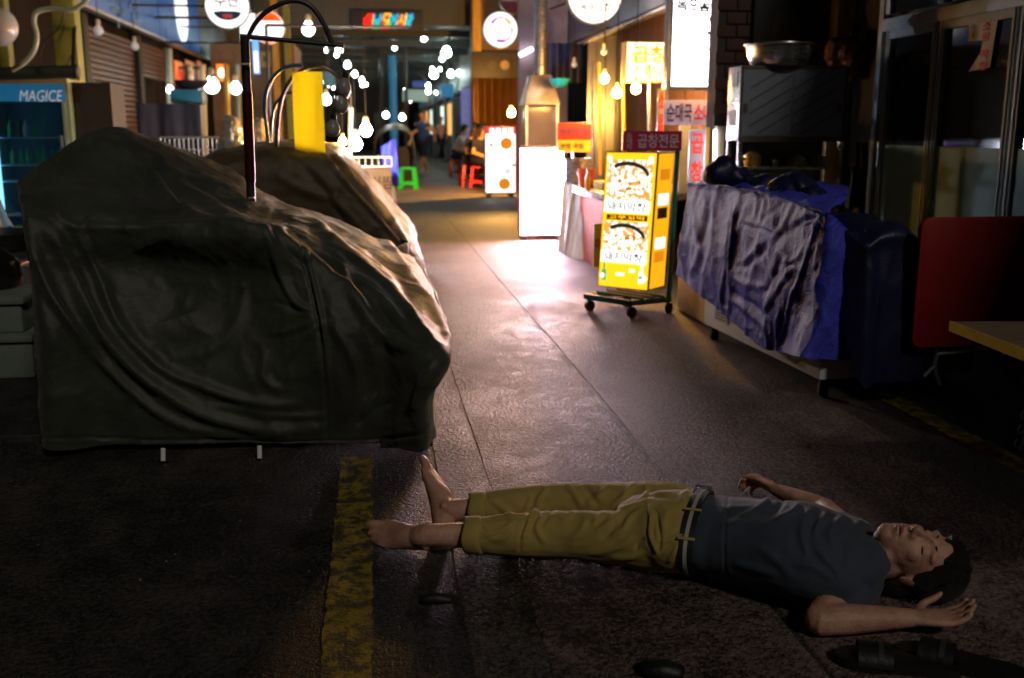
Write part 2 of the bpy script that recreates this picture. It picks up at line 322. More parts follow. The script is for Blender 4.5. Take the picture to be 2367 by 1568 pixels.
F1 = [(z8((105, 290), (150, 560), (215, 750), (330, 920), (450, 1060), (620, 1220), (800, 1335), (1050, 1390)), 12, .035),
      (z8((240, 480), (300, 640), (400, 860), (560, 1060), (720, 1180), (900, 1290), (1150, 1350), (1400, 1340)), 17, .045),
      (z8((330, 470), (440, 700), (520, 900), (700, 1080), (900, 1170), (1100, 1230), (1290, 1240)), 13, .034),
      (z8((1160, 480), (1075, 600), (1060, 780), (1010, 930), (900, 1010), (740, 1040)), 15, .016),
      (z8((560, 500), (520, 650), (560, 850), (680, 980), (850, 1030)), 40, -.03),
      (z8((640, 560), (700, 700), (760, 860)), 70, -.055),
      (z8((1150, 475), (1215, 620), (1280, 780), (1370, 860)), 9, .024), (z8((1185, 480), (1280, 590), (1350, 640)), 9, -.022),
      (z8((300, 465), (560, 480), (700, 462), (900, 455), (1150, 475)), 9, .02),
      (z8((1310, 560), (1350, 700), (1390, 880), (1408, 1010), (1425, 1200), (1430, 1395)), 4, -.026), (z8((1325, 560), (1368, 700), (1406, 880), (1424, 1010), (1442, 1200)), 5, .02),
      (z8((1210, 410), (1330, 425), (1450, 530), (1640, 680), (1760, 810), (1860, 950), (1925, 1000)), 9, .038),
      (z8((1240, 470), (1400, 570), (1600, 750), (1720, 900), (1850, 1010)), 14, -.035),
      (z8((1100, 265), (1300, 330), (1450, 372), (1600, 462), (1700, 560), (1800, 700), (1900, 840), (1960, 960)), 8, .034),
      (z8((1190, 400), (1420, 450), (1590, 560), (1750, 700), (1850, 860)), 8, -.026),
      (z8((1560, 560), (1690, 600), (1780, 690)), 8, .022),
      (z8((600, 170), (680, 260), (740, 350), (880, 420), (1080, 445)), 12, .026), (z8((700, 240), (760, 300), (790, 400)), 9, -.024),
      (z8((440, 60), (560, 200), (600, 330), (560, 470)), 18, .022), (z8((780, 280), (900, 350), (1030, 420)), 10, .022),
      (z8((1385, 870), (1290, 915), (1180, 930)), 7, .016), (z8((1388, 890), (1310, 980), (1240, 1070)), 7, .016), (z8((1380, 850), (1300, 830), (1200, 790)), 6, -.013),
      (z8((1450, 900), (1540, 1050), (1560, 1200), (1480, 1320)), 14, .024), (z8((1500, 620), (1560, 800), (1700, 960), (1850, 1000)), 14, .02),
      (z8((1640, 1190), (1600, 1240), (1590, 1290)), 8, .018), (z8((1700, 1230), (1640, 1260), (1560, 1330)), 8, -.018), (z8((1890, 1050), (1820, 1180), (1800, 1260)), 9, .022),
      (z8((900, 1245), (1100, 1275), (1280, 1290), (1420, 1290)), 8, .016), (z8((1090, 1300), (1130, 1290), (1200, 1310)), 5, .01),
      (z8((1160, 1000), (1150, 1120), (1230, 1180)), 12, .02), (z8((200, 300), (260, 420), (340, 480)), 10, .02), (z8((120, 260), (300, 120), (430, 45)), 7, .016),
      (z8((190, 1385), (700, 1395), (1400, 1400), (1880, 1365)), 4, -.012)]
co = folds(co, no, F1, wob=3.)
Qd = co@np.array([[.8, 0, -.5], [0, 1, 0], [.5, 0, .35]])
co = co+no*(.008*vnoise(co, 10, 1)+.007*ridged(Qd, 11, 2)+.004*ridged(Qd*[1, 1, .6], 26, 6)+.002*ridged(co, 50, 7)+.0012*vnoise(co, 90, 5))[:, None]
co[:, 2] = np.maximum(co[:, 2], .028)
cart = thing('covered_cart', 'large market cart under a dark canvas cover, nearest on the left', 'cart', (-.5, 4.9, 0))
obj('canvas_cover', MB().grid(co.reshape(sh)), m_canvas, cart, ang=180)
bx('base_frame', m_black, cart, -1.1, .08, 4.02, 5.0, .06, .14)
for px, py in ((377, 1066), (600, 1060)):
    p = PG(px, py, .012); obj('foot', MB().tube([p+[0, .015, .045], p+[0, .0, .0]], .009, 8), m_white, cart)
for xx, yy in ((-1.0, 4.5), (-.1, 4.5), (-1.0, 4.9), (-.1, 4.9)):
    obj('wheel', MB().lathe([(.03, -.02), (.06, -.018), (.06, .018), (.03, .02)], (xx, yy, .06), 16, Matrix.Rotation(math.pi/2, 4, 'Y')), m_black, cart)
q = PG(0, 1022); bx('steel_rail', m_dsteel, cart, -2.4, -1.18, q[1]-.015, q[1]+.015, .0, .022)
obj('yellow_patch', MB().grid(cgrid([[PY(955+15*j+3*i, 912+i*12-j*3, 3.60) for j in range(3)] for i in range(4)], 3, 3)), mat('yellow_cloth', (.45, .26, .02), .7), cart)
bx('hem_weight', m_black, cart, PY(880, 1030, 3.66)[0], PY(1000, 1015, 3.66)[0], 3.66, 3.9, .012, .05)

# light frame on the cart
fr = thing('lamp_frame', 'tall steel post with a black hoop and crossbar rising from the front cart', 'lamp frame', PY(583, 512, 4.35))
YP = 4.35
obj('post', MB().tube([PY(583.5, 530, YP), PY(566, 86, YP)], .0185, 14), m_dsteel, fr)
obj('post_sleeve', MB().tube([PY(579, 420, YP), PY(571, 215, YP)], .0215, 14), mat('maroon_paint', (.07, .012, .014), .35, metal=.3), fr)
obj('hoop', MB().tube([PY(x, y, YP) for x, y in ((572, 92), (590, 55), (620, 25), (660, 6), (690, 3), (722, 18), (750, 60), (768, 102))], .0105, 10, smooth=6), m_dsteel, fr)
obj('crossbar', MB().tube([PY(556, 84, YP), PY(795, 106, YP)], .010, 10), m_dsteel, fr)
obj('clamp', MB().tube([PY(560, 150, YP-.03), PY(578, 150, YP-.03)], .008, 8), m_steel, fr)
obj('clamp', MB().tube([PY(574, 460, YP-.03), PY(588, 458, YP-.03)], .007, 8), m_steel, fr)
# big clear bulbs strung from the crossbar
m_glassb = mat('smoky_bulb_glass', (.38, .37, .34), .22, var=.1, alpha=.72, coat=.4)
def big_bulb(x, y, rpx, tilt, label):
    r = rpx*4.5/2301; c = PY(x, y, YP); M = Matrix.Rotation(tilt, 4, 'Y')
    t = thing('glass_bulb', label, 'light bulb', c, group='unlit bulbs strung from the lamp frame')
    obj('glass', MB().lathe([(.002, -r), (r*.55, -r*.88), (r*.9, -r*.45), (r, 0), (r*.88, r*.5), (r*.55, r*1.0), (r*.36, r*1.3)], c, 20, M), m_glassb, t)
    obj('socket', MB().lathe([(r*.4, r*1.25), (r*.42, r*1.5), (r*.36, r*1.9), (r*.15, r*2.0)], c, 14, M), m_dsteel, t)
big_bulb(793, 205, 18, .25, 'large unlit glass bulb, topmost in the string under the crossbar')
big_bulb(788, 245, 17, -.2, 'large unlit glass bulb in the middle of the hanging string')
big_bulb(768, 300, 17, .15, 'large unlit glass bulb lowest in the hanging string')
tag(obj('bulb_cord', MB().tube([PY(x, y, YP+.01) for x, y in ((791, 106), (786, 140), (795, 170), (778, 215), (772, 262), (769, 285))], .0035, 6, smooth=5), m_black), 'black cord hanging from the crossbar beside the yellow cloth', 'cord')

# ============================================================ SECOND COVERED CART behind
prof = [(-1.2, .04), (-1.19, .6), (-1.12, 1.0), (-.72, 1.09), (-.30, 1.06), (-.12, .9), (.08, .66), (.27, .42), (.33, .24), (.34, .03)]
K = [[np.array([x*.97, 6.72, .03]) for x, z in prof]]
for i, (yy, sc_) in enumerate(((6.55, .55), (6.6, .93), (7.1, 1.0), (7.9, 1.0), (8.6, .99), (8.8, .6))): K.append([np.array([x, yy, max(.03, z*sc_)]) for x, z in prof])
A = cgrid(K, 20, 16); sh = A.shape; co = A.reshape(-1, 3); no = gnorm(A).reshape(-1, 3)
if no[len(no)//2][2] < 0: no = -no
F2 = [([(742+14*k, 352+k*2), (800+16*k, 425), (870+15*k, 500), (930+9*k, 570)], 4.5, .03*(-1 if k % 2 else 1)) for k in range(5)]
F2 += [([(640, 400), (700, 440), (780, 470), (860, 560)], 10, .03), ([(690, 380), (740, 430), (800, 520)], 9, -.03)]
co = folds(co, no, F2, wob=2.) ; co += no*(.012*vnoise(co, 8, 11)+.012*ridged(co, 14, 12)+.006*ridged(co, 34, 13))[:, None]; co[:, 2] = np.maximum(co[:, 2], .02)
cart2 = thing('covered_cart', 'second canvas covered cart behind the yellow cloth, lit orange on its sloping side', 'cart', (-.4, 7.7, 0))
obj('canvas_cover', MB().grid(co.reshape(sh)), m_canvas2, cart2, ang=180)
bx('base_frame', m_black, cart2, -1.1, .25, 6.9, 8.7, .05, .12)

# hoops on the second cart
def hoop(pts, Y, r, m, label):
    tag(obj('hoop_frame', MB().tube([PY(x, y, Y) for x, y in pts], r, 10, smooth=6), m), label, 'hoop', 'bent tube hoops above the second cart')
hoop([(640, 440), (640, 330), (648, 240), (672, 185), (705, 160), (745, 155), (780, 178), (806, 225)], 6.75, .0125, mat('bronze_steel', (.2, .16, .13), .3, metal=.8), 'black tube hoop carrying the yellow cloth')
hoop([(620, 330), (612, 250), (618, 205), (640, 170), (668, 154), (700, 152)], 7.2, .0135, mat('blue_tube', (.02, .09, .25), .35), 'blue tube hoop just left of the yellow cloth')
hoop([(627, 390), (628, 280), (640, 238), (668, 215), (720, 212)], 7.6, .012, m_dsteel, 'brown tube hoop, lowest and furthest left of the yellow cloth')
ban = cgrid([[PY(675+70*u+3.5*v*v+(v*5), 166+204*v, 6.68+.028*math.sin(u*6+v*2.5)+.012*math.sin(u*14-v*4)) for u in (0, .33, .66, 1)] for v in (0, .25, .5, .75, .97, 1)], 6, 6)
yb = thing('yellow_cloth', 'bright yellow cloth strip hanging from the black hoop', 'cloth', ban[0, 0])
m_yel = mat('yellow_fabric', (.68, .6, .015), .7, var=.08, vs=3)
_n = m_yel.node_tree; _t = _n.nodes.new('ShaderNodeBsdfTranslucent'); _t.inputs[0].default_value = (.75, .68, .01, 1); _x = _n.nodes.new('ShaderNodeMixShader'); _x.inputs[0].default_value = .6
_n.links.new(_n.nodes['Principled BSDF'].outputs[0], _x.inputs[1]); _n.links.new(_t.outputs[0], _x.inputs[2]); _n.links.new(_x.outputs[0], _n.nodes['Material Output'].inputs[0])
obj('strip', MB().grid(ban), m_yel, yb); obj('hem_rod', MB().tube([ban[-1, 0]+[0, -.004, .004], ban[-1, -1]+[0, -.004, .004]], .008, 8), m_yel, yb)
# ============================================================ PEOPLE
m_skin = mat('skin', (.54, .27, .19), .5, var=.28, vs=19, bump=.25, bs=190, col2=(.68, .38, .28))
m_hair = mat('black_hair', (.010, .009, .009), .45, bump=1., bs=260, aniso=(1, 3.5, 1))
def nrm(v): v = np.array(v, float); return v/(np.linalg.norm(v)+1e-9)
def hand(mb, wrist, d, pn, thumb_side, size=1., curl=.5, spread=.14, seed=0):
    """palm + four unequal bent fingers + thumb. d: along hand, pn: palm normal (fingers curl towards it)"""
    w_ = np.array(wrist, float); d = nrm(d); pn = nrm(np.array(pn)-d*(np.array(pn)@d)); sd = np.cross(d, pn)*thumb_side; s = size; r = np.random.default_rng(seed)
    loft(mb, [(*(w_-d*.02*s), .024*s, .019*s), (*(w_+d*.03*s), .034*s, .017*s), (*(w_+d*.065*s), .041*s, .016*s), (*(w_+d*.09*s), .040*s, .013*s)], up=pn, n=12)
    for i, (o, L) in enumerate(((.030, .070), (.010, .078), (-.010, .072), (-.029, .056))):
        p = w_+d*(.088*s-abs(o)*.15)+sd*o*s; a = .12; dd = nrm(d+sd*o*spread*6); ch = [(*(p-dd*.015*s), .0095*s, .0095*s), (*p, .0095*s, .0095*s)]
        for q, seg in enumerate((.45, .32, .23)):
            a += curl*(.75+.25*q)+r.uniform(-.08, .1); v = dd*math.cos(a)+pn*math.sin(a); p = p+v*L*seg*s; rr = (.0088, .0082, .0068)[q]*s; ch.append((*p, rr, rr))
        loft(mb, ch, up=sd, n=8, sub=3)
    p = w_+d*.022*s+sd*.026*s; v1 = nrm(d*.6+sd*.75+pn*.3); v2 = nrm(d*.95+sd*.25+pn*.35); p2 = p+v1*.036*s; p3 = p2+v2*.032*s; p4 = p3+nrm(v2+pn*.2)*.022*s
    loft(mb, [(*(p-v1*.01), .013*s, .013*s), (*p, .0135*s, .0135*s), (*p2, .0105*s, .0105*s), (*p3, .0092*s, .0092*s), (*p4, .007*s, .007*s)], up=nrm(np.cross(v1, d)+[.01, 0, .02]), n=8, sub=3)
def foot(mb, ankle, toe, up, big, s=1., heel=.055):
    """ankle joint, toe direction, dorsum direction, side of the big toe"""
    a = np.array(ankle, float); t = nrm(toe); up = nrm(np.array(up)-t*(np.array(up)@t)); sd = np.cross(t, up); sd = sd*(1 if sd@np.array(big) > 0 else -1)
    sole = a-up*.058*s
    loft(mb, [(*(sole-t*heel*s+up*.028*s), .025*s, .026*s), (*(sole-t*.01*s+up*.032*s), .030*s, .032*s), (*(sole+t*.05*s+up*.034*s), .032*s, .034*s), (*(sole+t*.10*s+up*.025*s+sd*.004), .039*s, .024*s), (*(sole+t*.145*s+up*.017*s+sd*.006), .044*s, .017*s)], up=up, n=14)
    loft(mb, [(*(a-up*.004), .027*s, .028*s), (*(a-up*.018*s+t*.012*s), .030*s, .032*s), (*(sole+t*.05*s+up*.03*s), .026*s, .026*s)], up=t, n=12)
    ellip(mb, a+sd*.027*s-up*.004, .011, .011, .011); ellip(mb, a-sd*.027*s-up*.012, .011, .011, .011)
    for i, (o, L, r) in enumerate(((.031, .062, .0135), (.0085, .058, .0095), (-.009, .052, .009), (-.024, .045, .0085), (-.037, .036, .0085))):
        b = sole+t*(.142-.006*i)*s+up*.016*s+sd*o*s
        loft(mb, [(*(b-t*.02*s), r*s, r*s), (*(b+t*L*.3*s+up*.005*s), r*s*.95, r*s*.95), (*(b+t*L*.62*s+up*.002*s), r*s, r*s), (*(b+t*L*.92*s-up*.004*s), r*s*.8, r*s*.8)], up=up, n=8, sub=3)
def head(mb, c, h, f, s=1.):
    """c: centre, h: to the crown, f: facing. Features as united lofts; returns local frame"""
    c = np.array(c, float); h = nrm(h); f = nrm(np.array(f)-h*(np.array(f)@h)); l = np.cross(h, f)
    def L(x, y, z): return c+l*x*s+f*y*s+h*z*s
    M = Matrix([list(l), list(f), list(h)]).transposed()
    ellip(mb, L(0, -.012, .03), .076*s, .094*s, .092*s, M, 22); ellip(mb, L(0, .03, -.03), .060*s, .062*s, .088*s, M, 20); ellip(mb, L(0, .052, -.088), .034*s, .034*s, .026*s, M)
    for x in (-1, 1):
        ellip(mb, L(.034*x, .052, -.018), .026*s, .028*s, .026*s, M); ellip(mb, L(.03*x, .058, .032), .029*s, .021*s, .012*s, M)      # cheek, brow
        ellip(mb, L(.030*x, .061, .010), .0165*s, .0165*s, .0115*s, M)                                                           # closed lid
        ellip(mb, L(.045*x, .02, -.075), .022*s, .03*s, .026*s, M)                                                                # jaw corner
        ellip(mb, L(.0775*x, -.010, -.008), .006*s, .017*s, .03*s, M)                                                             # ear
        ellip(mb, L(.014*x, .087, -.028), .010*s, .012*s, .009*s, M)                                                              # nostril wing
    loft(mb, [(*L(0, .078, .026), .009*s, .010*s), (*L(0, .09, .0), .009*s, .012*s), (*L(0, .104, -.022), .0115*s, .0115*s)], up=f, n=10)
    ellip(mb, L(0, .100, -.026), .013*s, .013*s, .010*s, M)
    loft(mb, [(*L(-.022, .079, -.0565), .004*s, .005*s), (*L(-.008, .090, -.0525), .0065*s, .007*s), (*L(.008, .090, -.0525), .0065*s, .007*s), (*L(.022, .079, -.0565), .004*s, .005*s)], up=h, n=8)
    loft(mb, [(*L(-.02, .078, -.064), .004*s, .005*s), (*L(0, .089, -.0685), .007*s, .0075*s), (*L(.02, .078, -.064), .004*s, .005*s)], up=h, n=8)
    return L, M, l, f, h

# ---- the man lying on the ground
BD = nrm(PG(1850, 1275, .1)-PG(1300, 1205, .1)); SIDE = nrm(np.cross(BD, [0, 0, 1]))       # SIDE points to the camera
man = thing('person', 'man lying on his back barefoot in navy t-shirt and rolled olive trousers, eyes closed', 'person', (.8, 2.6, 0))
b = MB(); LA = PG(985, 1238, .062); RA = PG(1042, 1180, .058)
LKn, LHp = PG(1300, 1236, .076), PG(1540, 1248, .096); RKn, RHp = PG(1290, 1168, .078), PG(1530, 1182, .096)
for An, Kn, Hp in ((LA, LKn, LHp), (RA, RKn, RHp)):
    mid = An*.55+Kn*.45
    loft(b, [(*(An-nrm(Kn-An)*.0), .031, .033), (*(An*.8+Kn*.2), .033, .036), (*mid, .036, .038), (*(An*.2+Kn*.8), .04, .042), (*Kn, .043, .045), (*(Kn*.5+Hp*.5), .055, .056), (*Hp, .07, .07)])
for An, Kn, t_, u_ in ((LA, LKn, nrm(-BD*.985-SIDE*.05+[0, 0, -.10]), nrm(SIDE*.78+[0, 0, .62])), (RA, RKn, nrm(-BD*.42-SIDE*.74+[0, 0, .46]), nrm(BD*.8-SIDE*.1+[0, 0, .55]))):
    loft(b, [(*(An*.8+Kn*.2), .033, .035), (*An, .033, .033), (*(An+t_*.045-u_*.02), .031, .028), (*(An+t_*.09-u_*.035), .028, .022)], up=u_)
foot(b, LA, nrm(-BD*.985-SIDE*.05+[0, 0, -.10]), nrm(SIDE*.78+[0, 0, .62]), np.array([0, 0, 1.]), 1.14)
foot(b, RA, nrm(-BD*.42-SIDE*.74+[0, 0, .46]), nrm(BD*.8-SIDE*.1+[0, 0, .55]), np.array([0, 0, 1.])+BD*.1, 1.16)
PV, WS, CH, SH = PG(1590, 1228, .107), PG(1680, 1243, .109), PG(1850, 1272, .122), PG(1965, 1297, .112)
NK, HD = PG(2030, 1290, .112), PG(2118, 1291, .118)
loft(b, [(*(PV-BD*.06), .15, .095), (*PV, .15, .095), (*WS, .138, .09), (*CH, .155, .100), (*SH, .125, .06), (*(SH+BD*.02), .07, .05)])
loft(b, [(*(SH-BD*.02), .062, .058), (*NK, .054, .056), (*(HD-BD*.06), .055, .058)])
FD = nrm(np.array([0, 0, 1.])*.86+SIDE*.40+BD*.06); HL, HM, hl, hf, hh = head(b, HD, nrm(BD*.98+SIDE*.05+[0, 0, -.16]), FD, .98)
# near arm, bent up beside the head
S1, E1, W1 = PG(1972, 1345, .07), PG(1893, 1432, .045), PG(2108, 1428, .05)
loft(b, [(*(S1+BD*.0-SIDE*.05), .035, .035), (*S1, .040, .040), (*(S1*.5+E1*.5), .041, .043), (*E1, .037, .038), (*(E1+nrm(W1-E1)*.03-nrm(E1-S1)*.0), .038, .036)])
loft(b, [(*E1, .037, .036), (*(E1*.8+W1*.2), .041, .038), (*(E1*.45+W1*.55), .034, .032), (*W1, .026, .021)])
hand(b, W1, nrm(W1-E1)+SIDE*.05, [0, 0, 1.], 1 if np.cross(nrm(W1-E1), [0, 0, 1.])@SIDE < 0 else -1, .97, curl=.30, seed=3)
# far arm, elbow behind the chest, hand by the waist
E2, W2 = PG(1905, 1178, .05), PG(1795, 1133, .05); S2 = SH-SIDE*.19+[0, 0, -.02]
loft(b, [(*(S2+SIDE*.05), .05, .05), (*S2, .047, .047), (*(S2*.5+E2*.5), .043, .043), (*E2, .037, .037)])
loft(b, [(*E2, .037, .036), (*(E2*.75+W2*.25), .038, .035), (*(E2*.4+W2*.6), .031, .029), (*W2, .025, .021)])
hand(b, W2, nrm(nrm(W2-E2)+[0, 0, .1]), nrm(SIDE*.75+[0, 0, -.6]), 1 if np.cross(nrm(W2-E2), nrm(SIDE*.75+[0, 0, -.6]))@np.array([0, 0, 1.]) > 0 else -1, .97, curl=.62, seed=5)
me = remesh(b, 'body', .0042, 3, m_skin); co, no = mesh_arrays(me)
co[:, 2] = np.maximum(co[:, 2], .004)
loc = (co-HD)@np.stack([hl, hf, hh], 1)                                                    # eye sockets, mouth line, philtrum
g = lambda x, z, a, c_: np.exp(-((loc[:, 0]-x)/a)**2-((loc[:, 2]-z)/c_)**2)*(loc[:, 1] > .03)
dd = -.006*(g(.016, .016, .008, .010)+g(-.016, .016, .008, .010))-.0045*(g(.03, .0005, .016, .0022)+g(-.03, .0005, .016, .0022))-.006*g(0, -.0595, .02, .0022)
co += no*dd[:, None]; set_co(me, co)
body = link('body', me, man)
lip = mat('lips', (.30, .10, .085), .4)
for x in (-1, 1): obj('eyebrow', MB().tube([HL(x*.048, .061, .031), HL(x*.034, .073, .0355), HL(x*.015, .0775, .0325)], [.002, .003, .0026], 7, smooth=4), m_hair, man)
for x in (-1, 1): obj('eyelash', MB().tube([HL(x*.044, .068, .0035), HL(x*.031, .0765, .001), HL(x*.018, .0735, .003)], .0013, 6, smooth=4), m_hair, man)
obj('lips', MB().tube([HL(-.022, .079, -.0595), HL(-.009, .0915, -.0545), HL(0, .0922, -.0555), HL(.009, .0915, -.0545), HL(.022, .079, -.0595)], [.0015, .005, .0048, .005, .0015], 8, smooth=4).tube([HL(-.02, .0785, -.063), HL(0, .091, -.068), HL(.02, .0785, -.063)], [.0015, .006, .0015], 8, smooth=4), lip, man)
mb = MB()                                                                                  # hair: cap of many tufts
ellip(mb, HL(0, -.022, .045), .083, .094, .091, HM, 22)
for k in range(90):
    a = rng.uniform(-1.25, 1.25); e_ = rng.uniform(.25, 1.25); x, y, z = .080*math.sin(a)*math.cos(e_*.6), .088*math.cos(a)*math.cos(e_)-.012, .05+.082*math.sin(e_)
    p = np.array([x, y-.002, z]); q = p+np.array([rng.uniform(-.02, .02), rng.uniform(.004, .018), rng.uniform(-.022, .012)]); loft(mb, [(*HL(*(p*.93)), .010, .007), (*HL(*q), .003, .003)], up=hf, n=6, sub=2)
for x in (-1, 1):
    for k in range(6): loft(mb, [(*HL(.078*x, -.02+k*.006, .04), .008, .008), (*HL(.0795*x, -.012+k*.006, .006-.012*rng.random()), .003, .003)], up=hf, n=6, sub=2)
hme = remesh(mb, 'hair', .0045, 1, m_hair); link('hair', hme, man)

# trousers
m_tr = mat('olive_cotton', (.42, .31, .085), .8, var=.12, vs=9, bump=.3, bs=420, sheen=.1)
b = MB(); u = nrm(LKn-LA); LC = LA+(LKn-LA)*.30; RC = RA+(RKn-RA)*.20
for Cf, Kn, Hp in ((LC, LKn, LHp), (RC, RKn, RHp)):
    loft(b, [(*(Cf+nrm(Kn-Cf)*.03), .050, .050), (*(Cf*.75+Kn*.25), .056, .056), (*(Cf*.45+Kn*.55), .063, .064), (*Kn, .067, .068), (*(Kn*.65+Hp*.35), .072, .074), (*(Kn*.3+Hp*.7), .083, .082), (*Hp, .09, .088), (*(Hp+BD*.05), .085, .085)], n=18)
loft(b, [(*(PV-BD*.13), .125, .085), (*(PV-BD*.06), .158, .104), (*PV, .160, .106), (*(PV+BD*.012), .158, .104)], n=24)
me = remesh(b, 'trousers', .0052, 3, m_tr); co, no = mesh_arrays(me)
def zA(*p): return [((1350+x*800/2367)/1.6223, (1720+y*800/2367)/1.6223) for x, y in p]
def zB(*p): return [((2100+x*800/2367)/1.6223, (1750+y*800/2367)/1.6223) for x, y in p]
F3 = [(zA((1900, 420), (1850, 540), (1830, 660)), 5, .008), (zA((2080, 330), (1990, 440), (1960, 530)), 6, .012), (zA((2000, 560), (1880, 640), (1760, 690)), 6, .011), (zA((1960, 570), (1850, 760), (1760, 1000)), 7, .014),
      (zA((1850, 700), (1790, 860), (1770, 1040)), 5, -.013), (zA((2080, 620), (1990, 700), (1970, 800), (2050, 930)), 7, .012), (zA((2140, 580), (2050, 680), (1990, 760)), 5, -.010), (zA((1700, 760), (1580, 880), (1420, 880)), 8, .008), (zA((1720, 690), (1560, 800), (1350, 840)), 6, .008),
      (zA((1480, 480), (1600, 560), (1700, 640)), 8, .008), (zA((1330, 560), (1400, 480), (1560, 440)), 7, .007), (zA((1420, 660), (1600, 650), (1780, 620)), 5, -.006), (zA((1220, 700), (1330, 720), (1450, 790)), 5, .006),
      (zB((830, 180), (760, 260), (680, 360), (560, 440)), 7, .014), (zB((940, 180), (960, 300), (820, 420), (640, 460)), 6, .012), (zB((1150, 320), (960, 330), (830, 420)), 4, -.010), (zB((1300, 300), (1100, 290), (960, 360)), 6, .009), (zB((560, 200), (430, 330), (300, 430)), 10, .010), (zB((260, 200), (330, 300), (420, 420)), 8, -.010), (zB((60, 200), (150, 280), (240, 440)), 9, .010),
      (zB((700, 440), (640, 540), (520, 640), (400, 720)), 8, .011), (zB((900, 460), (780, 560), (690, 700), (560, 760)), 7, .010), (zB((500, 500), (430, 560), (360, 640)), 6, .009), (zB((160, 500), (100, 560), (20, 600)), 6, .009), (zB((990, 430), (1010, 560), (1000, 760), (1080, 960)), 5, .010), (zB((1070, 480), (1090, 640), (1110, 800), (1090, 960)), 4, -.008),
      (zB((1480, 840), (1330, 790), (1200, 870), (1110, 960)), 4, -.011), (zB((1470, 800), (1330, 765), (1190, 840)), 4, .008), (zB((1310, 860), (1260, 960), (1200, 1060)), 6, .009), (zB((1400, 880), (1380, 1000), (1350, 1100)), 6, .008), (zB((930, 790), (860, 850), (840, 920)), 5, -.009), (zB((800, 780), (700, 860), (520, 940), (300, 960)), 9, .009), (zB((960, 960), (760, 1010), (560, 1030)), 8, .007),
      (zB((1200, 480), (1150, 600), (1160, 720)), 8, .006), (zB((1430, 260), (1340, 330), (1380, 400)), 5, .007), (zB((300, 560), (240, 700), (120, 820)), 9, .007), (zB((620, 600), (560, 720), (420, 820)), 6, -.006)]
co = folds(co, no, F3, wob=1.2); co += no*(.0022*vnoise(co, 26, 21)+.001*vnoise(co, 70, 22))[:, None]; co[:, 2] = np.maximum(co[:, 2], .006); set_co(me, co)
tr = link('trousers', me, man)
for Cf, Kn, ra in ((LC, LKn, .051), (RC, RKn, .049)):                                      # rolled cuffs
    d = nrm(Kn-Cf); rows = []
    for off, rr in ((.045, ra*1.0), (.043, ra*1.09), (.03, ra*1.12), (.0, ra*1.08), (-.008, ra*1.02), (-.006, ra*.9), (.02, ra*.84)):
        sd = nrm(np.cross(d, [0, 0, 1.])); u2 = np.cross(sd, d)
        rows.append([Cf+d*(off+.004*math.sin(3*t+ra*90))+(sd*math.cos(t)+u2*math.sin(t))*rr*(1+.03*math.sin(2*t+1)) for t in np.linspace(0, 2*math.pi, 28, endpoint=False)])
    rows = np.array(rows); rows[..., 2] = np.maximum(rows[..., 2], .006); obj('cuff', MB().grid(rows, closed=True), m_tr, tr, ang=180)
# belt
bc = PV+BD*.028
def band(c, a, b_, w0, w1, m, name, par, t0=0., t1=2*math.pi, n=48, lift=0.):
    rows = []
    for k in (w0, w0, w1, w1): rows.append([])
    sd = -SIDE; up = np.array([0, 0, 1.])
    for t in np.linspace(t0, t1, n):
        for i, (wv, l_) in enumerate(((w0, -.006), (w0, lift), (w1, lift), (w1, -.006))):
            sl_ = .018*math.sin(t)*0; q = c+BD*(wv+.012*math.cos(t))+sd*(a+l_)*math.cos(t)+up*(b_+l_)*math.sin(t); q[2] = max(q[2], .008); rows[i].append(q)
    return obj(name, MB().grid(np.array(rows)), m, par, ang=50)
belt = band(bc, .160, .107, -.018, .019, mat('black_belt', (.018, .017, .02), .5), 'belt', man, lift=.003)
band(bc, .160, .107, -.005, .005, mat('grey_webbing', (.42, .40, .38), .7), 'stripe', belt, lift=.0045)
for t in (.95, 2.1, 2.75): band(bc, .160, .107, -.022, .023, m_tr, 'belt_loop', belt, t-.03, t+.03, 5, .008)
bk = bc-SIDE*.160*math.cos(1.25)+np.array([0, 0, .107*math.sin(1.25)])
mb = MB(); sd_ = nrm(-SIDE*math.sin(1.25)*-1+np.array([0, 0, math.cos(1.25)])*-0.7)
for o1, o2 in (((-.021, -.016), (.021, -.016)), ((.021, -.016), (.021, .016)), ((.021, .016), (-.021, .016)), ((-.021, .016), (-.021, -.016))):
    mb.tube([bk+BD*o1[0]+sd_*o1[1]+[0, 0, .006], bk+BD*o2[0]+sd_*o2[1]+[0, 0, .006]], .0035, 8)
obj('buckle', mb, m_steel, belt)
# t-shirt
m_shirt = mat('navy_cotton', (.038, .052, .082), .82, var=.15, vs=8, bump=.25, bs=500, sheen=.12)
b = MB()
loft(b, [(*(PV+BD*.055), .158, .104), (*(WS-BD*.02), .152, .104), (*WS, .153, .106), (*(WS*.5+CH*.5), .165, .114), (*CH, .178, .119), (*(CH*.4+SH*.6), .180, .108), (*SH, .172, .085), (*(SH+BD*.028), .11, .066)], n=28)
for S, E in ((S1, E1), (S2, E2)):
    d = nrm(E-S); loft(b, [(*(S*.5+SH*.5), .085, .075), (*(S*.8+SH*.2), .082, .074), (*S, .074, .068), (*(S+d*.05), .066, .060), (*(S+d*.085), .062, .057)], n=18)
loft(b, [(*SH, .085, .075), (*(SH+BD*.035), .068, .062)], n=18)
me = remesh(b, 'tshirt', .0055, 4, m_shirt); co, no = mesh_arrays(me)
def zC(*p): return [((2700+x*1000/2091)/1.6223, (1750+y*1000/2091)/1.6223) for x, y in p]
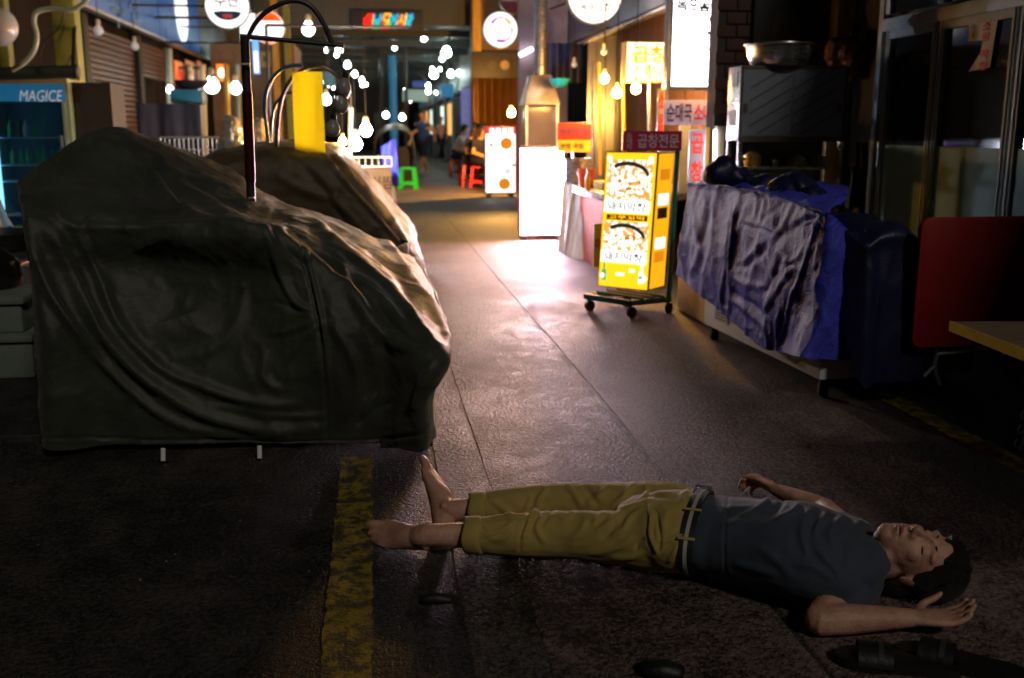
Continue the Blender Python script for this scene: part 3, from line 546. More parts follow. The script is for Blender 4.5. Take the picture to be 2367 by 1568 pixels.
F4 = [(zC((380, 220), (350, 290), (260, 350), (130, 390)), 8, .011), (zC((500, 260), (440, 330), (360, 400)), 8, -.010), (zC((620, 290), (560, 360), (440, 420)), 8, .011), (zC((700, 330), (650, 420), (640, 560), (690, 700)), 8, .011), (zC((840, 360), (790, 430), (720, 520)), 8, .011), (zC((960, 390), (890, 460), (860, 540), (900, 640)), 8, .012), (zC((1090, 430), (1020, 500), (900, 560)), 7, .010),
      (zC((760, 350), (730, 440), (700, 560)), 6, -.009), (zC((20, 330), (160, 330), (330, 290)), 8, .008), (zC((0, 500), (160, 440), (330, 420)), 14, .008), (zC((940, 850), (840, 740), (740, 620)), 9, .010), (zC((1040, 830), (1000, 740), (1010, 640)), 9, .008), (zC((880, 880), (720, 780), (500, 760)), 10, .009), (zC((60, 220), (50, 400), (30, 620), (40, 860)), 4, -.005), (zC((300, 640), (420, 720), (560, 860)), 12, .008), (zC((100, 760), (260, 800), (440, 860)), 10, .008)]
co = folds(co, no, F4, wob=1.5); co += no*(.003*vnoise(co, 22, 31)+.0012*vnoise(co, 60, 32))[:, None]; co[:, 2] = np.maximum(co[:, 2], .006); set_co(me, co)
shirt = link('tshirt', me, man)

# ---- figures further down the market
def figure(label, foot_l, foot_r, hip, chest, hd, face, arms, shirt_m, leg_m, skin_m, group, shorts=True, sleeve=.35, hairlen=.0, knees=None, vox=.014):
    hip, chest, hd = map(lambda v: np.array(v, float), (hip, chest, hd)); t = thing('person', label, 'person', (hip[0], hip[1], 0), group=group)
    face = nrm(face); up = nrm(chest-hip); side = nrm(np.cross(face, [0, 0, 1.])); b = MB(); cl = MB(); lg = MB()
    loft(b, [(*hip, .14, .1), (*(hip*.5+chest*.5), .125, .09), (*chest, .155, .1), (*(chest+up*.09), .13, .07)], up=face); nk = chest+up*.13
    loft(b, [(*(chest+up*.08), .055, .055), (*nk, .05, .052), (*(hd-[0, 0, .06]), .05, .055)], up=face); L, M, l, f, h = head(b, hd, nrm(hd-nk)+np.array([0, 0, 1.]), face, .95)
    loft(cl, [(*(hip+up*.0), .158, .118), (*(hip*.5+chest*.5), .148, .112), (*chest, .178, .122), (*(chest+up*.085), .15, .085), (*(chest+up*.115), .075, .065)], up=face)
    for i, ft in enumerate((foot_l, foot_r)):
        ft = np.array(ft, float); hp = hip+side*(-.085 if i == 0 else .085); kn = np.array(knees[i], float) if knees else hp*.48+ft*.52+face*.03; an = ft+[0, 0, .07]
        loft(b, [(*hp, .085, .085), (*(hp*.5+kn*.5), .07, .072), (*kn, .052, .055), (*(kn*.6+an*.4), .05, .055), (*an, .033, .034)], up=face if abs(nrm(kn-hp)@face) < .8 else (0, 0, 1)); foot(b, an, face, (0, 0, 1.), side*(1 if i == 0 else -1))
        e = kn*.94+hp*.06 if shorts else an*.95+kn*.05
        loft(lg, [(*(hp+up*.05), .105, .11), (*hp, .108, .108), (*(hp*.5+kn*.5), .095, .095), (*(kn*.9+hp*.1), .085, .082)]+([] if shorts else [(*(kn*.5+an*.5), .07, .07)])+[(*e, .083 if shorts else .055, .08 if shorts else .055)], up=face if abs(nrm(kn-hp)@face) < .8 else (0, 0, 1))
    loft(lg, [(*(hip-up*.05), .14, .1), (*(hip+up*.04), .15, .112)], up=face)
    for i, (el, wr) in enumerate(arms):
        el, wr = np.array(el, float), np.array(wr, float); s_ = chest+up*.055+side*(-.175 if i == 0 else .175)
        loft(b, [(*s_, .05, .05), (*(s_*.5+el*.5), .045, .045), (*el, .038, .038)], up=face+[.01, .02, .03]); loft(b, [(*el, .038, .038), (*(el*.6+wr*.4), .037, .036), (*wr, .026, .022)], up=face+[.01, .02, .03]); hand(b, wr, wr-el, face*.6+[0.01, 0.02, .5], 1, .95, .5, seed=i)
        loft(cl, [(*(s_-side*(-.05 if i == 0 else .05)), .07, .07), (*s_, .068, .066), (*(s_*(1-sleeve)+el*sleeve), .062, .06), (*(s_*(.9-sleeve)+el*(sleeve+.1)), .06, .058)], up=face+[.01, .02, .03])
    for nm, q, m_, v in (('body', b, skin_m, .010), ('shirt', cl, shirt_m, vox), ('shorts' if shorts else 'trousers', lg, leg_m, vox)):
        me = remesh(q, nm, v, 3, m_); co, no = mesh_arrays(me); co[:, 2] = np.maximum(co[:, 2], .004)
        if nm != 'body': co = co+no*(.008*vnoise(co, 14, 41)+.004*vnoise(co, 40, 42))[:, None]
        set_co(me, co); link(nm, me, t)
    hb = MB(); ellip(hb, L(0, -.022, .042), .086, .096, .096, M, 18); ellip(hb, L(0, -.045, -.01), .078, .07, .085, M, 16); ellip(hb, L(0, .05, .09), .06, .04, .03, M)
    if hairlen:
        for x in (-1, 0, 1): loft(hb, [(*L(.045*x, -.06, .0), .05, .045), (*L(.055*x, -.065, -.12), .052, .035), (*(L(.06*x, -.05, -.1)-np.array([0, 0, hairlen])), .04, .02)], up=f)
    link('hair', remesh(hb, 'hair', .012, 2, m_hair), t); return t
# ============================================================ RIGHT FOREGROUND
def PP(x, y, p0, n): r = ray(x, y); p0 = np.array(p0, float); n = np.array(n, float); return C0+r*(((p0-C0)@n)/(r@n))
m_tarp = mat('blue_tarpaulin', (.06, .066, .56), .46, var=.25, vs=4, bump=.5, bs=90)
m_tarp.node_tree.nodes['Principled BSDF'].inputs['Specular IOR Level'].default_value = .18
m_tarpd = mat('dark_blue_tarpaulin', (.006, .008, .05), .5, var=.25, vs=4, bump=.12, bs=75)
m_enamel = mat('white_enamel', (.62, .64, .66), .35, var=.08, vs=6); m_cream = mat('cream_laminate', (.62, .5, .33), .5, var=.1, vs=5)
a0, a1 = PG(1893, 880, .09), PG(1640, 755, .09); sdir = nrm(a1-a0); sn = nrm(np.cross([0, 0, 1.], sdir)); sn = sn if sn[0] < 0 else -sn; ed = -sn
frz = thing('chest_freezer', 'white chest freezer beside the alley under a shiny blue tarpaulin', 'freezer', (a0[0]+.3, a0[1]+.7, 0))
Lz = .62; q0, q1 = a0, a0+sdir*1.38; q2, q3 = q1+ed*Lz, q0+ed*Lz
obj('cabinet', MB().hexa([q0, q3, q2, q1], [p+[0, 0, .60] for p in (q0, q3, q2, q1)]), m_enamel, frz, bevel=.012)
for p in (q0+sdir*.05+ed*.05, q3+sdir*.05-ed*.05, q1-sdir*.05+ed*.05, q2-sdir*.05-ed*.05): obj('foot', MB().lathe([(.02, 0), (.026, .02), (.018, .09)], (p[0], p[1], 0), 12), m_black, frz)
vb = PP(1668, 722, q0+sn*.004, sn)
bx_ = MB()
vent = obj('vent_plate', MB().hexa(*[[vb+sdir*i*.09+np.array([0, 0, k])+sn*j for i, j in ((-1, -.003), (1, -.003), (1, .003), (-1, .003))] for k in (-.055, .055)]), mat('grey_plastic', (.35, .35, .36), .5), frz)
for r_ in range(6):
    for c_ in range(7):
        p = vb+sdir*(c_-3)*.022+np.array([0, 0, (r_-2.5)*.016])+sn*.0035; obj('slot', MB().hexa(*[[p+sdir*i*.007+np.array([0, 0, k])+sn*j for i, j in ((-1, -.002), (1, -.002), (1, .001), (-1, .001))] for k in (-.004, .004)]), m_black, vent)
# tarp over it
o = q0+sn*.03; en = nrm(-sdir); oe = q0-sdir*.03
side = [[(1592, 424), (1590, 440), (1580, 540), (1562, 634)], [(1660, 427), (1660, 446), (1650, 580), (1632, 692)], [(1740, 440), (1738, 456), (1722, 610), (1700, 748)], [(1830, 466), (1828, 482), (1795, 660), (1756, 800)], [(1903, 494), (1900, 508), (1868, 640), (1804, 812)]]
end = [[(1925, 502), (1930, 520), (1910, 690), (1850, 826)], [(1968, 540), (1972, 560), (1955, 700), (1905, 830)], [(2003, 566), (2008, 590), (1998, 720), (1976, 832)]]
K = []
for i, c in enumerate(side):
    P = [PP(x, y, o+sn*(.0 if j < 2 else .02+.02*(i % 2)), sn) for j, (x, y) in enumerate(c)]; K.append([P[0]+ed*((.5, .5, .5, .28, .15)[i])+(sdir*.25 if i == 4 else 0)+[0, 0, .005], P[0]+ed*(.2 if i < 4 else .08)+(sdir*.08 if i == 4 else 0)+[0, 0, .012]]+P)
for i, c in enumerate(end):
    P = [PP(x, y, oe+en*(.0 if j < 2 else .03), en) for j, (x, y) in enumerate(c)]; K.append([P[0]+sdir*.22+ed*.0+[0, 0, -.10], P[0]+sdir*.08+[0, 0, -.02]]+P)
K = np.array(K).transpose(1, 0, 2); A = cgrid(K, 34, 26); sh = A.shape; co = A.reshape(-1, 3); no = gnorm(A).reshape(-1, 3)
md = no.reshape(sh)[sh[0]*3//4, sh[1]//4]; no = no if md@sn > 0 else -no
def z7(*p): return [(1541+x*.3537, 400.7+y*.3537) for x, y in p]
F5 = [(z7((440, 160), (420, 400), (390, 640), (370, 860)), 3.5, -.014), (z7((455, 160), (436, 400), (406, 640)), 4, .010), (z7((200, 90), (190, 300), (230, 520), (150, 680)), 7, .018), (z7((300, 110), (270, 320), (230, 480)), 6, -.014), (z7((600, 110), (650, 200), (600, 340)), 6, .014), (z7((820, 200), (770, 330), (700, 470), (690, 700)), 6, .016),
      (z7((510, 340), (640, 370), (740, 420)), 4, -.010), (z7((1000, 290), (880, 330), (790, 400)), 9, -.018), (z7((1010, 270), (960, 440), (860, 700), (740, 1120)), 5, .014), (z7((720, 430), (640, 520), (540, 600), (460, 620)), 8, -.014), (z7((640, 440), (560, 540), (480, 640)), 7, .013), (z7((760, 560), (700, 700), (640, 780)), 7, -.012), (z7((830, 600), (740, 740), (640, 900)), 7, .014),
      (z7((400, 660), (520, 720), (660, 740)), 7, .012), (z7((420, 760), (540, 840), (680, 940)), 9, -.014), (z7((420, 820), (560, 920), (700, 1060)), 7, .012), (z7((900, 480), (840, 560), (760, 580)), 6, .011), (z7((120, 200), (100, 380), (80, 560)), 8, .014), (z7((540, 200), (500, 300), (440, 420)), 6, .010), (z7((760, 180), (700, 260), (620, 300)), 6, -.010),
      (z7((1090, 330), (1060, 520), (980, 760)), 9, .012), (z7((1200, 600), (1160, 800), (1180, 1000)), 10, .010)]
co = folds(co, no, F5, wob=2.5); co += no*(.008*vnoise(co, 12, 51)+.012*ridged(co, 13, 52, 2.)+.005*ridged(co, 33, 53)+.0012*ridged(co, 95, 54))[:, None]
tarp = tag(obj('tarpaulin', MB().grid(co.reshape(sh)), m_tarp, ang=180), 'shiny creased blue tarpaulin draped over the white chest freezer', 'tarpaulin')
for x, y in ((1970, 822), (1602, 640)):
    p = PP(x, y, (oe+en*.034) if x > 1800 else (o+sn*.03), en if x > 1800 else sn); nn = en if x > 1800 else sn
    ring = [p+(nrm(np.cross(nn, [0, 0, 1.]))*math.cos(t)+np.array([0, 0, 1.])*math.sin(t))*.009 for t in np.linspace(0, 6.283, 13)]; obj('eyelet', MB().tube(ring, .003, 6), m_steel, tarp)
def crumple(pts, label, Yd, m, seed, s=1.):
    b = MB()
    for x, y, Y, r in pts: p = PY(x, y, Y); ellip(b, p, r*1.3, r*1.6, r)
    me = remesh(b, 'tarpaulin_bundle', .012, 2, m); co, no = mesh_arrays(me)
    rdg = 1-np.abs(vnoise(co, 26*s, seed)); co += no*(.022*rdg+.022*vnoise(co, 13*s, seed+1)+.006*(1-np.abs(vnoise(co, 60, seed+2))))[:, None]; set_co(me, co)
    return tag(link('tarpaulin_bundle', me), label, 'tarpaulin')
crumple([(1660, 405, 5.2, .05), (1680, 390, 5.2, .045), (1700, 410, 5.2, .05), (1730, 425, 5.15, .05), (1760, 435, 5.0, .045)], 'crumpled dark blue tarpaulin bundle on the freezer by the red menu board', 5.2, m_tarpd, 60)
crumple([(1815, 450, 4.75, .055), (1845, 440, 4.75, .06), (1870, 470, 4.6, .05), (1800, 465, 4.7, .04)], 'crumpled black-blue tarpaulin lump on the freezer below the shelf', 4.75, m_tarpd, 66)
# second covered chest further right
c2 = thing('covered_chest', 'low chest wrapped in a very dark blue tarpaulin beside the red table top', 'chest', (2.6, 4.3, 0))
K = []
for (x0, y0, yb) in ((1925, 505, 640), (1990, 556, 880), (2035, 536, 885), (2085, 532, 882), (2118, 545, 880), (2132, 565, 878)):
    Y = 4.02 if x0 > 1930 else 4.2
    p = PY(x0, y0, Y); q = PY(x0-4, yb, Y-.06); mid = p*.45+q*.55+np.array([0, -.02, 0]); K.append([p+[.05, .9, .0], p+[.02, .3, .03], p, p*.8+mid*.2+np.array([0, -.02, -.02]), mid, q])
A = cgrid(np.array(K).transpose(1, 0, 2), 12, 14); sh = A.shape; co = A.reshape(-1, 3); no = gnorm(A).reshape(-1, 3); no = no if no.reshape(sh)[sh[0]*3//4, sh[1]//2][1] < 0 else -no
co = co+no*(.012*vnoise(co*[1, 1, .25], 16, 71)+.005*ridged(co*[1, 1, .4], 22, 72))[:, None]; co[:, 2] = np.maximum(co[:, 2], .02)
obj('tarpaulin', MB().grid(co.reshape(sh)), m_tarpd, c2, ang=180); bx('chest', m_black, c2, 2.5, 2.85, 4.35, 4.9, .05, .6)
# cream cabinet at the far end of the freezer
cb0 = PG(1637, 757); cc = thing('cream_cabinet', 'low cream coloured cabinet end sticking out under the tarpaulin', 'cabinet', (cb0[0]+.25, cb0[1]+.3, 0))
bx('body', m_cream, cc, cb0[0]-.01, cb0[0]+.5, cb0[1]-.02, cb0[1]+.62, .012, .52, .006); bx('plinth', m_black, cc, cb0[0]+.02, cb0[0]+.47, cb0[1]+.01, cb0[1]+.58, 0, .014)

# red folded table standing on edge
rt = thing('folding_table', 'red folding table with rounded corners stood on its edge at the right', 'table', (2.9, 4.15, 0))
X0, X1, Z0, Z1 = rectY(2120, 502, 2420, 800, 3.9); rr = .045
poly = [(X0+rr-rr*math.cos(t), Z1-rr+rr*math.sin(t)) for t in np.linspace(0, math.pi/2, 7)]+[(X1-rr+rr*math.sin(t), Z1-rr+rr*math.cos(t)) for t in np.linspace(0, math.pi/2, 7)]+[(X1-rr+rr*math.cos(t), Z0+rr-rr*math.sin(t)) for t in np.linspace(0, math.pi/2, 7)]+[(X0+rr-rr*math.sin(t), Z0+rr-rr*math.cos(t)) for t in np.linspace(0, math.pi/2, 7)]
obj('table_top', MB().prism(poly, 3.9, 3.925), mat('red_laminate', (.30, .009, .008), .5, var=.15, vs=3, bump=.04, bs=20), rt, bevel=.006)
m_tubes = mat('pale_tube', (.5, .5, .52), .35, metal=.7)
for pts in (((2168, 800), (2166, 820), (2160, 850), (2172, 890)), ((2330, 805), (2322, 815), (2335, 850), (2352, 886)), ((2165, 818), (2240, 812), (2325, 810)), ((2160, 845), (2135, 870))):
    obj('leg', MB().tube([PY(x, y, 3.95) for x, y in pts], .0095, 8, smooth=4), m_tubes, rt)
X0, X1, Z0, Z1 = rectY(2170, 815, 2225, 860, 4.25); bx('crate', mat('yellow_crate', (.35, .22, .02), .6), rt, X0, X1, 4.25, 4.4, Z0, Z1)
# wood table corner in front
zt = .60; c_ = PG(2200, 743, zt); e1 = nrm(PG(2367, 824, zt)-PG(2200, 758, zt)); e2 = nrm(np.cross([0, 0, 1.], e1)); e2 = e2 if e2[1] > 0 else -e2; e2 = nrm(PG(2367, 743, zt)-c_)
wt = thing('wooden_table', 'corner of a table with a yellow wooden edge at the right', 'table', (2.4, 2.7, 0))
T = [c_, c_+e1*1.1, c_+e1*1.1+e2*.7, c_+e2*.7]
obj('table_top', MB().hexa([p-[0, 0, .03] for p in T], [p-[0, 0, .0005] for p in T]), mat('brown_top', (.16, .11, .075), .7, var=.3, vs=3, aniso=(2, 14, 2), spec=.2), wt)
en_ = nrm(np.cross([0, 0, 1.], e1)); en_ = en_ if en_@(-c_*[1, 1, 0]) > 0 else -en_; eb = [c_-e1*.004+en_*.001, c_+e1*1.1+en_*.001, c_+e1*1.1+en_*.006, c_-e1*.004+en_*.006]
obj('edge_band', MB().hexa([p-[0, 0, .032] for p in eb], [p+[0, 0, .001] for p in eb]), mat('yellow_wood', (.62, .40, .02), .8, var=.15, vs=12, spec=.08), wt)
for k1, k2 in ((.5, .12), (1.0, .12), (.5, .6), (1.0, .6)):
    p = c_+e1*k1+e2*k2; obj('leg', MB().tube([(p[0], p[1], 0), (p[0], p[1], zt-.03)], .016, 10), m_dsteel, wt)
# coil-sided metal stand at the frame edge
cs = thing('metal_rack', 'edge of a small metal rack with curled hooks at the right border', 'rack', PG(2372, 1040))
p = PG(2358, 1042); q = PY(2385, 930, p[1]); obj('upright', MB().tube([p, q+[.02, 0, .1]], .006, 8), m_steel, cs)
for k in range(4):
    c_2 = p*(1-k*.3)+q*k*.3; obj('hook', MB().tube([c_2+[0, 0, .02], c_2+[-.02, 0, .012], c_2+[-.026, 0, .03], c_2+[-.016, 0, .045]], .004, 7, smooth=4), m_steel, cs)

# loose grit
mb = MB()
for k in range(260):
    p = np.array([rng.uniform(-1.6, 2.4), rng.uniform(1.7, 6.), .006]); a = rng.uniform(.0015, .0045); d3 = rng.normal(size=(4, 3))*a; mb.add(p+d3*[1, 1, .6], [(0, 1, 2), (0, 3, 1), (1, 3, 2), (0, 2, 3)])
tag(obj('grit', mb, mat('pale_grit', (.2, .19, .17), .7)), 'fine pale grit scattered over the dark road', 'grit', kind='stuff')
# sandals and small things on the ground
m_sand = mat('black_sandal', (.008, .008, .009), .55, bump=.2)
def sandal(x, y, rz, label):
    p = PG(x, y); t = thing('sandal', label, 'sandal', p, rz, 'cast-off black sandals')
    out = [(.135, .0), (.125, .03), (.08, .046), (.02, .04), (-.06, .034), (-.12, .03), (-.14, .0), (-.12, -.03), (-.06, -.036), (.02, -.042), (.08, -.04), (.12, -.024)]
    ol = bez(out+[out[0]], 3)[:-1]; n = len(ol); vs = [(a_[0], a_[1], z) for z in (0, .012, .026, .028) for a_ in ol]; 
    vs = vs[:3*n]+[(a_*.94, b_*.9, .027) for a_, b_, _ in vs[3*n:]]
    obj('sole', MB().add(vs, [(i+k*n, (i+1) % n+k*n, (i+1) % n+(k+1)*n, i+(k+1)*n) for k in range(3) for i in range(n)]+[tuple(range(n))[::-1], tuple(range(3*n, 4*n))]), m_sand, t, True)
    rows = [[(x_, .047*math.cos(a_)*(1+.1*(x_-.05)), .018+.036*math.sin(a_)) for a_ in np.linspace(0, math.pi, 14)] for x_ in (.01, .035, .06, .085)]
    s_ = obj('strap', MB().grid(np.array(rows)), m_sand, t, True); rows = [[(x_, .0475*math.cos(a_), .0195+.0365*math.sin(a_)) for a_ in np.linspace(.5, math.pi-.5, 10)] for x_ in (.03, .042)]
    obj('strap_band', MB().grid(np.array(rows)), mat('grey_band', (.04, .04, .042), .5), s_, True)
sandal(2070, 1545, 2.75, 'black sandal with a pale strap band nearest below the man\'s hand')
sandal(2215, 1545, 2.5, 'black sandal tipped beside the man\'s open hand, further right')
def pouch(x, y, L, label, rz, nm, w=.03, h=.032):
    p = PG(x, y); b = MB(); d = np.array([math.cos(rz), math.sin(rz), 0]); loft(b, [(*(p-d*L*.5+[0, 0, h]), w*.9, h*.8), (*(p+[0, 0, h]), w, h), (*(p+d*L*.5+[0, 0, h*.9]), w*.85, h*.75)])
    me = remesh(b, nm, .004, 2, m_sand); co, no = mesh_arrays(me); co += no*(.003*vnoise(co, 60, 81))[:, None]; co[:, 2] = np.maximum(co[:, 2], .002); set_co(me, co)
    o = thing(nm, label, nm.replace('_', ' '), p); link('body', me, o); obj('zip', MB().tube([p-d*L*.5+[0, 0, 2*h-.004], p+[0, 0, 2*h], p+d*L*.5+[0, 0, 2*h-.006]], .0025, 6), m_dsteel, o)
pouch(1012, 1398, .065, 'small black pouch lying on the road beside the yellow line', -.15, 'pouch', .018, .016)
pouch(1530, 1568, .07, 'dark rounded wallet lying at the bottom edge of the picture', -.35, 'wallet', .03, .022)

# ============================================================ YELLOW MENU SIGN ON A TROLLEY
m_teal = mat('teal_paint', (.02, .17, .19), .4, var=.3, vs=20)
pL, pF, pR = PG(1352, 679, .12), PG(1457, 695, .12), PG(1551, 685, .12); pB = pL+pR-pF
ts = thing('sign_trolley', 'teal steel trolley on casters with a tall post, under the yellow menu sign', 'trolley', ((pL+pR)/2)*[1, 1, 0])
for a_, b_ in ((pL, pF), (pF, pR), (pR, pB), (pB, pL)):
    d = nrm(b_-a_); s_ = nrm(np.cross(d, [0, 0, 1.]))*.014
    obj('frame_bar', MB().hexa([a_-s_-[0, 0, .035], b_-s_-[0, 0, .035], b_+s_-[0, 0, .035], a_+s_-[0, 0, .035]], [a_-s_, b_-s_, b_+s_, a_+s_]), m_teal, ts)
for k in (.3, .55, .8): a_, b_ = pL*(1-k)+pB*k, pF*(1-k)+pR*k; obj('deck_plank', MB().hexa([a_-[0, .03, .002], b_-[0, .03, .002], b_+[0, .03, -.002], a_+[0, .03, -.002]], [a_-[0, .03, -.012], b_-[0, .03, -.012], b_+[0, .03, .012], a_+[0, .03, .012]]), mat('grey_plank', (.1, .085, .07), .7), ts)
for p in (pL, pF, pR, pB):
    p = p+(((pL+pR)/2)-p)*.08; w_ = obj('caster', MB().tube([p+[0, 0, -.035], p+[.01, 0, -.075]], .009, 8), m_dsteel, ts)
    obj('wheel', MB().lathe([(.012, -.016), (.034, -.014), (.038, 0), (.034, .014), (.012, .016)], (p[0]+.012, p[1], .039), 16, Matrix.Rotation(.5+p[0], 4, 'Z') @ Matrix.Rotation(math.pi/2, 4, 'Y')), m_black, w_)
tp0 = PG(1545, 697, .1); YT = tp0[1]; tp1 = PY(1566, 345, YT)
obj('post', MB().tube([tp0, tp1], .017, 12), mat('teal_enamel', (.015, .2, .17), .35, var=.2), ts)
p0, p1 = PG(1381, 661, .135), PG(1497, 673, .135); u = nrm(p1-p0); W_ = np.linalg.norm(p1-p0); v = nrm(np.cross([0, 0, 1.], u)); v = v if v[1] > 0 else -v
tl = PY(1401, 351, p0[1]+.02); hv = tl-p0; H_ = np.linalg.norm(hv); hd = nrm(hv); DP = .24
def sp(a_, h_, d_=0.): return p0+u*(a_*W_)+hd*(h_*H_)+v*d_
ys = thing('menu_lightbox', 'tall glowing yellow menu box with two pictures of grilled food', 'lightbox', (p0+p1)/2)
m_yl = glow('yellow_backlit', (1., .48, .01), .36); m_yl2 = glow('yellow_backlit_side', (1., .42, .008), .24); m_wl = glow('white_backlit', (1., .97, .9), .42)
m_brz = mat('black_frame', (.02, .018, .015), .4)
obj('case', MB().hexa([sp(0, 0, .004), sp(1, 0, .004), sp(1, 0, DP), sp(0, 0, DP)], [sp(0, 1, .004), sp(1, 1, .004), sp(1, 1, DP), sp(0, 1, DP)]), m_brz, ys)
def plate(name, m, par, a_, b_, h0, h1, d0=-.001, d1=.003): return obj(name, MB().hexa([sp(a_, h0, d0), sp(b_, h0, d0), sp(b_, h0, d1), sp(a_, h0, d1)], [sp(a_, h1, d0), sp(b_, h1, d0), sp(b_, h1, d1), sp(a_, h1, d1)]), m, par)
fp = plate('front_panel', m_yl, ys, .018, .982, .006, .994)
sd1 = obj('side_panel', MB().hexa([sp(1, .01, .02)+u*.001, sp(1, .01, DP-.01)+u*.001, sp(1, .01, DP-.01)+u*.004, sp(1, .01, .02)+u*.004], [sp(1, .99, .02)+u*.001, sp(1, .99, DP-.01)+u*.001, sp(1, .99, DP-.01)+u*.004, sp(1, .99, .02)+u*.004]), m_yl2, ys)
m_food = printmat('food_print', (1., .95, .85), (.62, .26, .05), 34, emit=.36, thr=.52, kind='voronoi', soft=.12)
m_bowl = glow('bowl_print', (.03, .05, .04), .1); m_ink = glow('grey_ink', (.10, .17, .26), .08); m_org = glow('orange_print', (.9, .3, .01), .16); m_blk = glow('dark_print', (.03, .012, .0), .1)
def foodpic(h0, h1, k):
    # bowl rim, heap of food, caption strip
    plate('food_picture', m_food, fp, .065, .935, h0, h1, -.004, -.003)
    th = np.linspace(.25, math.pi*.72, 16); hh0 = h1-h0
    obj('bowl_rim', MB().add([sp(.46+.44*math.cos(t), h1-.13+.118*math.sin(t), -.0055) for t in th]+[sp(.46+.40*math.cos(t), h1-.15+.108*math.sin(t), -.0055) for t in th[::-1]], [tuple(range(32))]), m_bowl, fp, smooth=False)
    for q in range(26):
        t = rng.uniform(.35, 2.8); r_ = rng.uniform(.3, .98); a_ = .47+.36*math.cos(t)*r_; b_ = h0+.11+(h1-h0-.20)*math.sin(t)*r_; s_ = rng.uniform(.025, .045)
        obj('food_piece', MB().add([sp(a_+s_*math.cos(x), b_+s_*.42*math.sin(x), -.0065-.0001*q) for x in np.linspace(0, 6.283, 9)[:-1]], [tuple(range(8))]), m_wl if q % 3 else m_org, fp, smooth=False)
    st = plate('caption_strip', m_wl, fp, .05, .93, h0-.005, h0+.085, -.0105, -.0098)
    M = Matrix(((u[0], hd[0], -v[0], 0), (u[1], hd[1], -v[1], 0), (u[2], hd[2], -v[2], 0), (0, 0, 0, 1)))
    c_3 = sp(.49, h0+.04, -.0115); lettering('돼지막창', c_3, W_*.76, H_*.068, m_ink, fp, M=Matrix.Translation(Vector(c_3)) @ M, depth=0)
foodpic(.195, .495, 0); foodpic(.565, .945, 1)
MS = Matrix(((u[0], hd[0], -v[0], 0), (u[1], hd[1], -v[1], 0), (u[2], hd[2], -v[2], 0), (0, 0, 0, 1)))
plate('title_strip', m_blk, fp, .1, .9, .505, .545, -.005, -.004); c_3 = sp(.5, .525, -.006); lettering('고쭈꼬막', c_3, W_*.72, H_*.03, m_yl, fp, M=Matrix.Translation(Vector(c_3)) @ MS, depth=0)
for a_, m_, in ((.12, glow('bottle_green', (.05, .55, .12), .2)), (.86, m_wl)):
    plate('bottle_picture', m_, fp, a_-.05, a_+.05, .05, .13, -.005, -.004); plate('bottle_neck_picture', m_, fp, a_-.022, a_+.022, .13, .185, -.005, -.004)
    plate('bottle_label', glow('label_blue', (.25, .4, .8), .2), fp, a_-.048, a_+.048, .08, .105, -.0062, -.0055)
plate('small_print', m_wl, fp, .36, .52, .095, .115, -.005, -.004); plate('small_print', m_wl, fp, .62, .72, .125, .15, -.005, -.004)
for a_, b_ in ((.1, .955), (.9, .955), (.1, .085), (.93, .085)):
    c_3 = sp(a_, b_, -.008); obj('corner_bolt', MB().lathe([(.016, -.004), (.016, .003), (.008, .007)], tuple(c_3), 14, Matrix.Rotation(math.pi/2, 4, 'X')), m_wl, ys)  # white corner bolts, no lamps; their glow is put into the material
for h_, m_ in ((.3, m_wl), (.52, m_blk), (.2, m_org), (.62, m_wl), (.8, m_org)):
    obj('side_picture', MB().hexa([sp(1, h_, .05)+u*.0042, sp(1, h_, DP-.05)+u*.0042, sp(1, h_, DP-.05)+u*.006, sp(1, h_, .05)+u*.006], [sp(1, h_+.08, .05)+u*.0042, sp(1, h_+.08, DP-.05)+u*.0042, sp(1, h_+.08, DP-.05)+u*.006, sp(1, h_+.08, .05)+u*.006]), m_, sd1)
obj('top_rim', MB().tube([sp(0, 1.0, -.002), sp(1, 1.0, -.002)], .006, 8), m_steel, ys)

def board(name, label, cat, x0, y0, x1, y1, Y, dp, face_m, frame_m, rz=0., post=None, group=None, edge=.012, par=None):
    X0, X1, Z0, Z1 = rectY(x0, y0, x1, y1, Y); t = thing(name, label, cat, ((X0+X1)/2, Y+dp/2, Z0), group=group)
    bx('case', frame_m, t, X0, X1, Y+.004, Y+dp, Z0, Z1, .004); f = bx('face', face_m, t, X0+edge, X1-edge, Y-.002, Y+.003, Z0+edge, Z1-edge)
    return t, f, (X0, X1, Z0, Z1)
# red board on the trolley post
YB = YT-.06
t, f, (X0, X1, Z0, Z1) = board('sign_board', 'crimson board with pale Korean letters above the yellow menu box', 'sign', 1440, 303, 1577, 349, YB, .012, mat('crimson_board', (.55, .015, .09), .45, var=.12), mat('crimson_edge', (.2, .01, .03), .5), edge=.004)
m_pale = mat('pale_ink', (.78, .6, .66), .6, var=.2, vs=30)
Zc, hh_, w_ = (Z0+Z1)/2, (Z1-Z0), (X1-X0)
lettering('곱창전문', (X0+w_*.59, YB-.003, Zc), w_*.70, hh_*.70, m_pale, f); lettering('소\n돼\n지', (X0+w_*.1, YB-.003, Zc), w_*.1, hh_*.84, m_pale, f)
bx('bracket', m_steel, t, X1-.07, X1-.03, YB+.012, YT-.01, Zc-.02, Zc+.02)
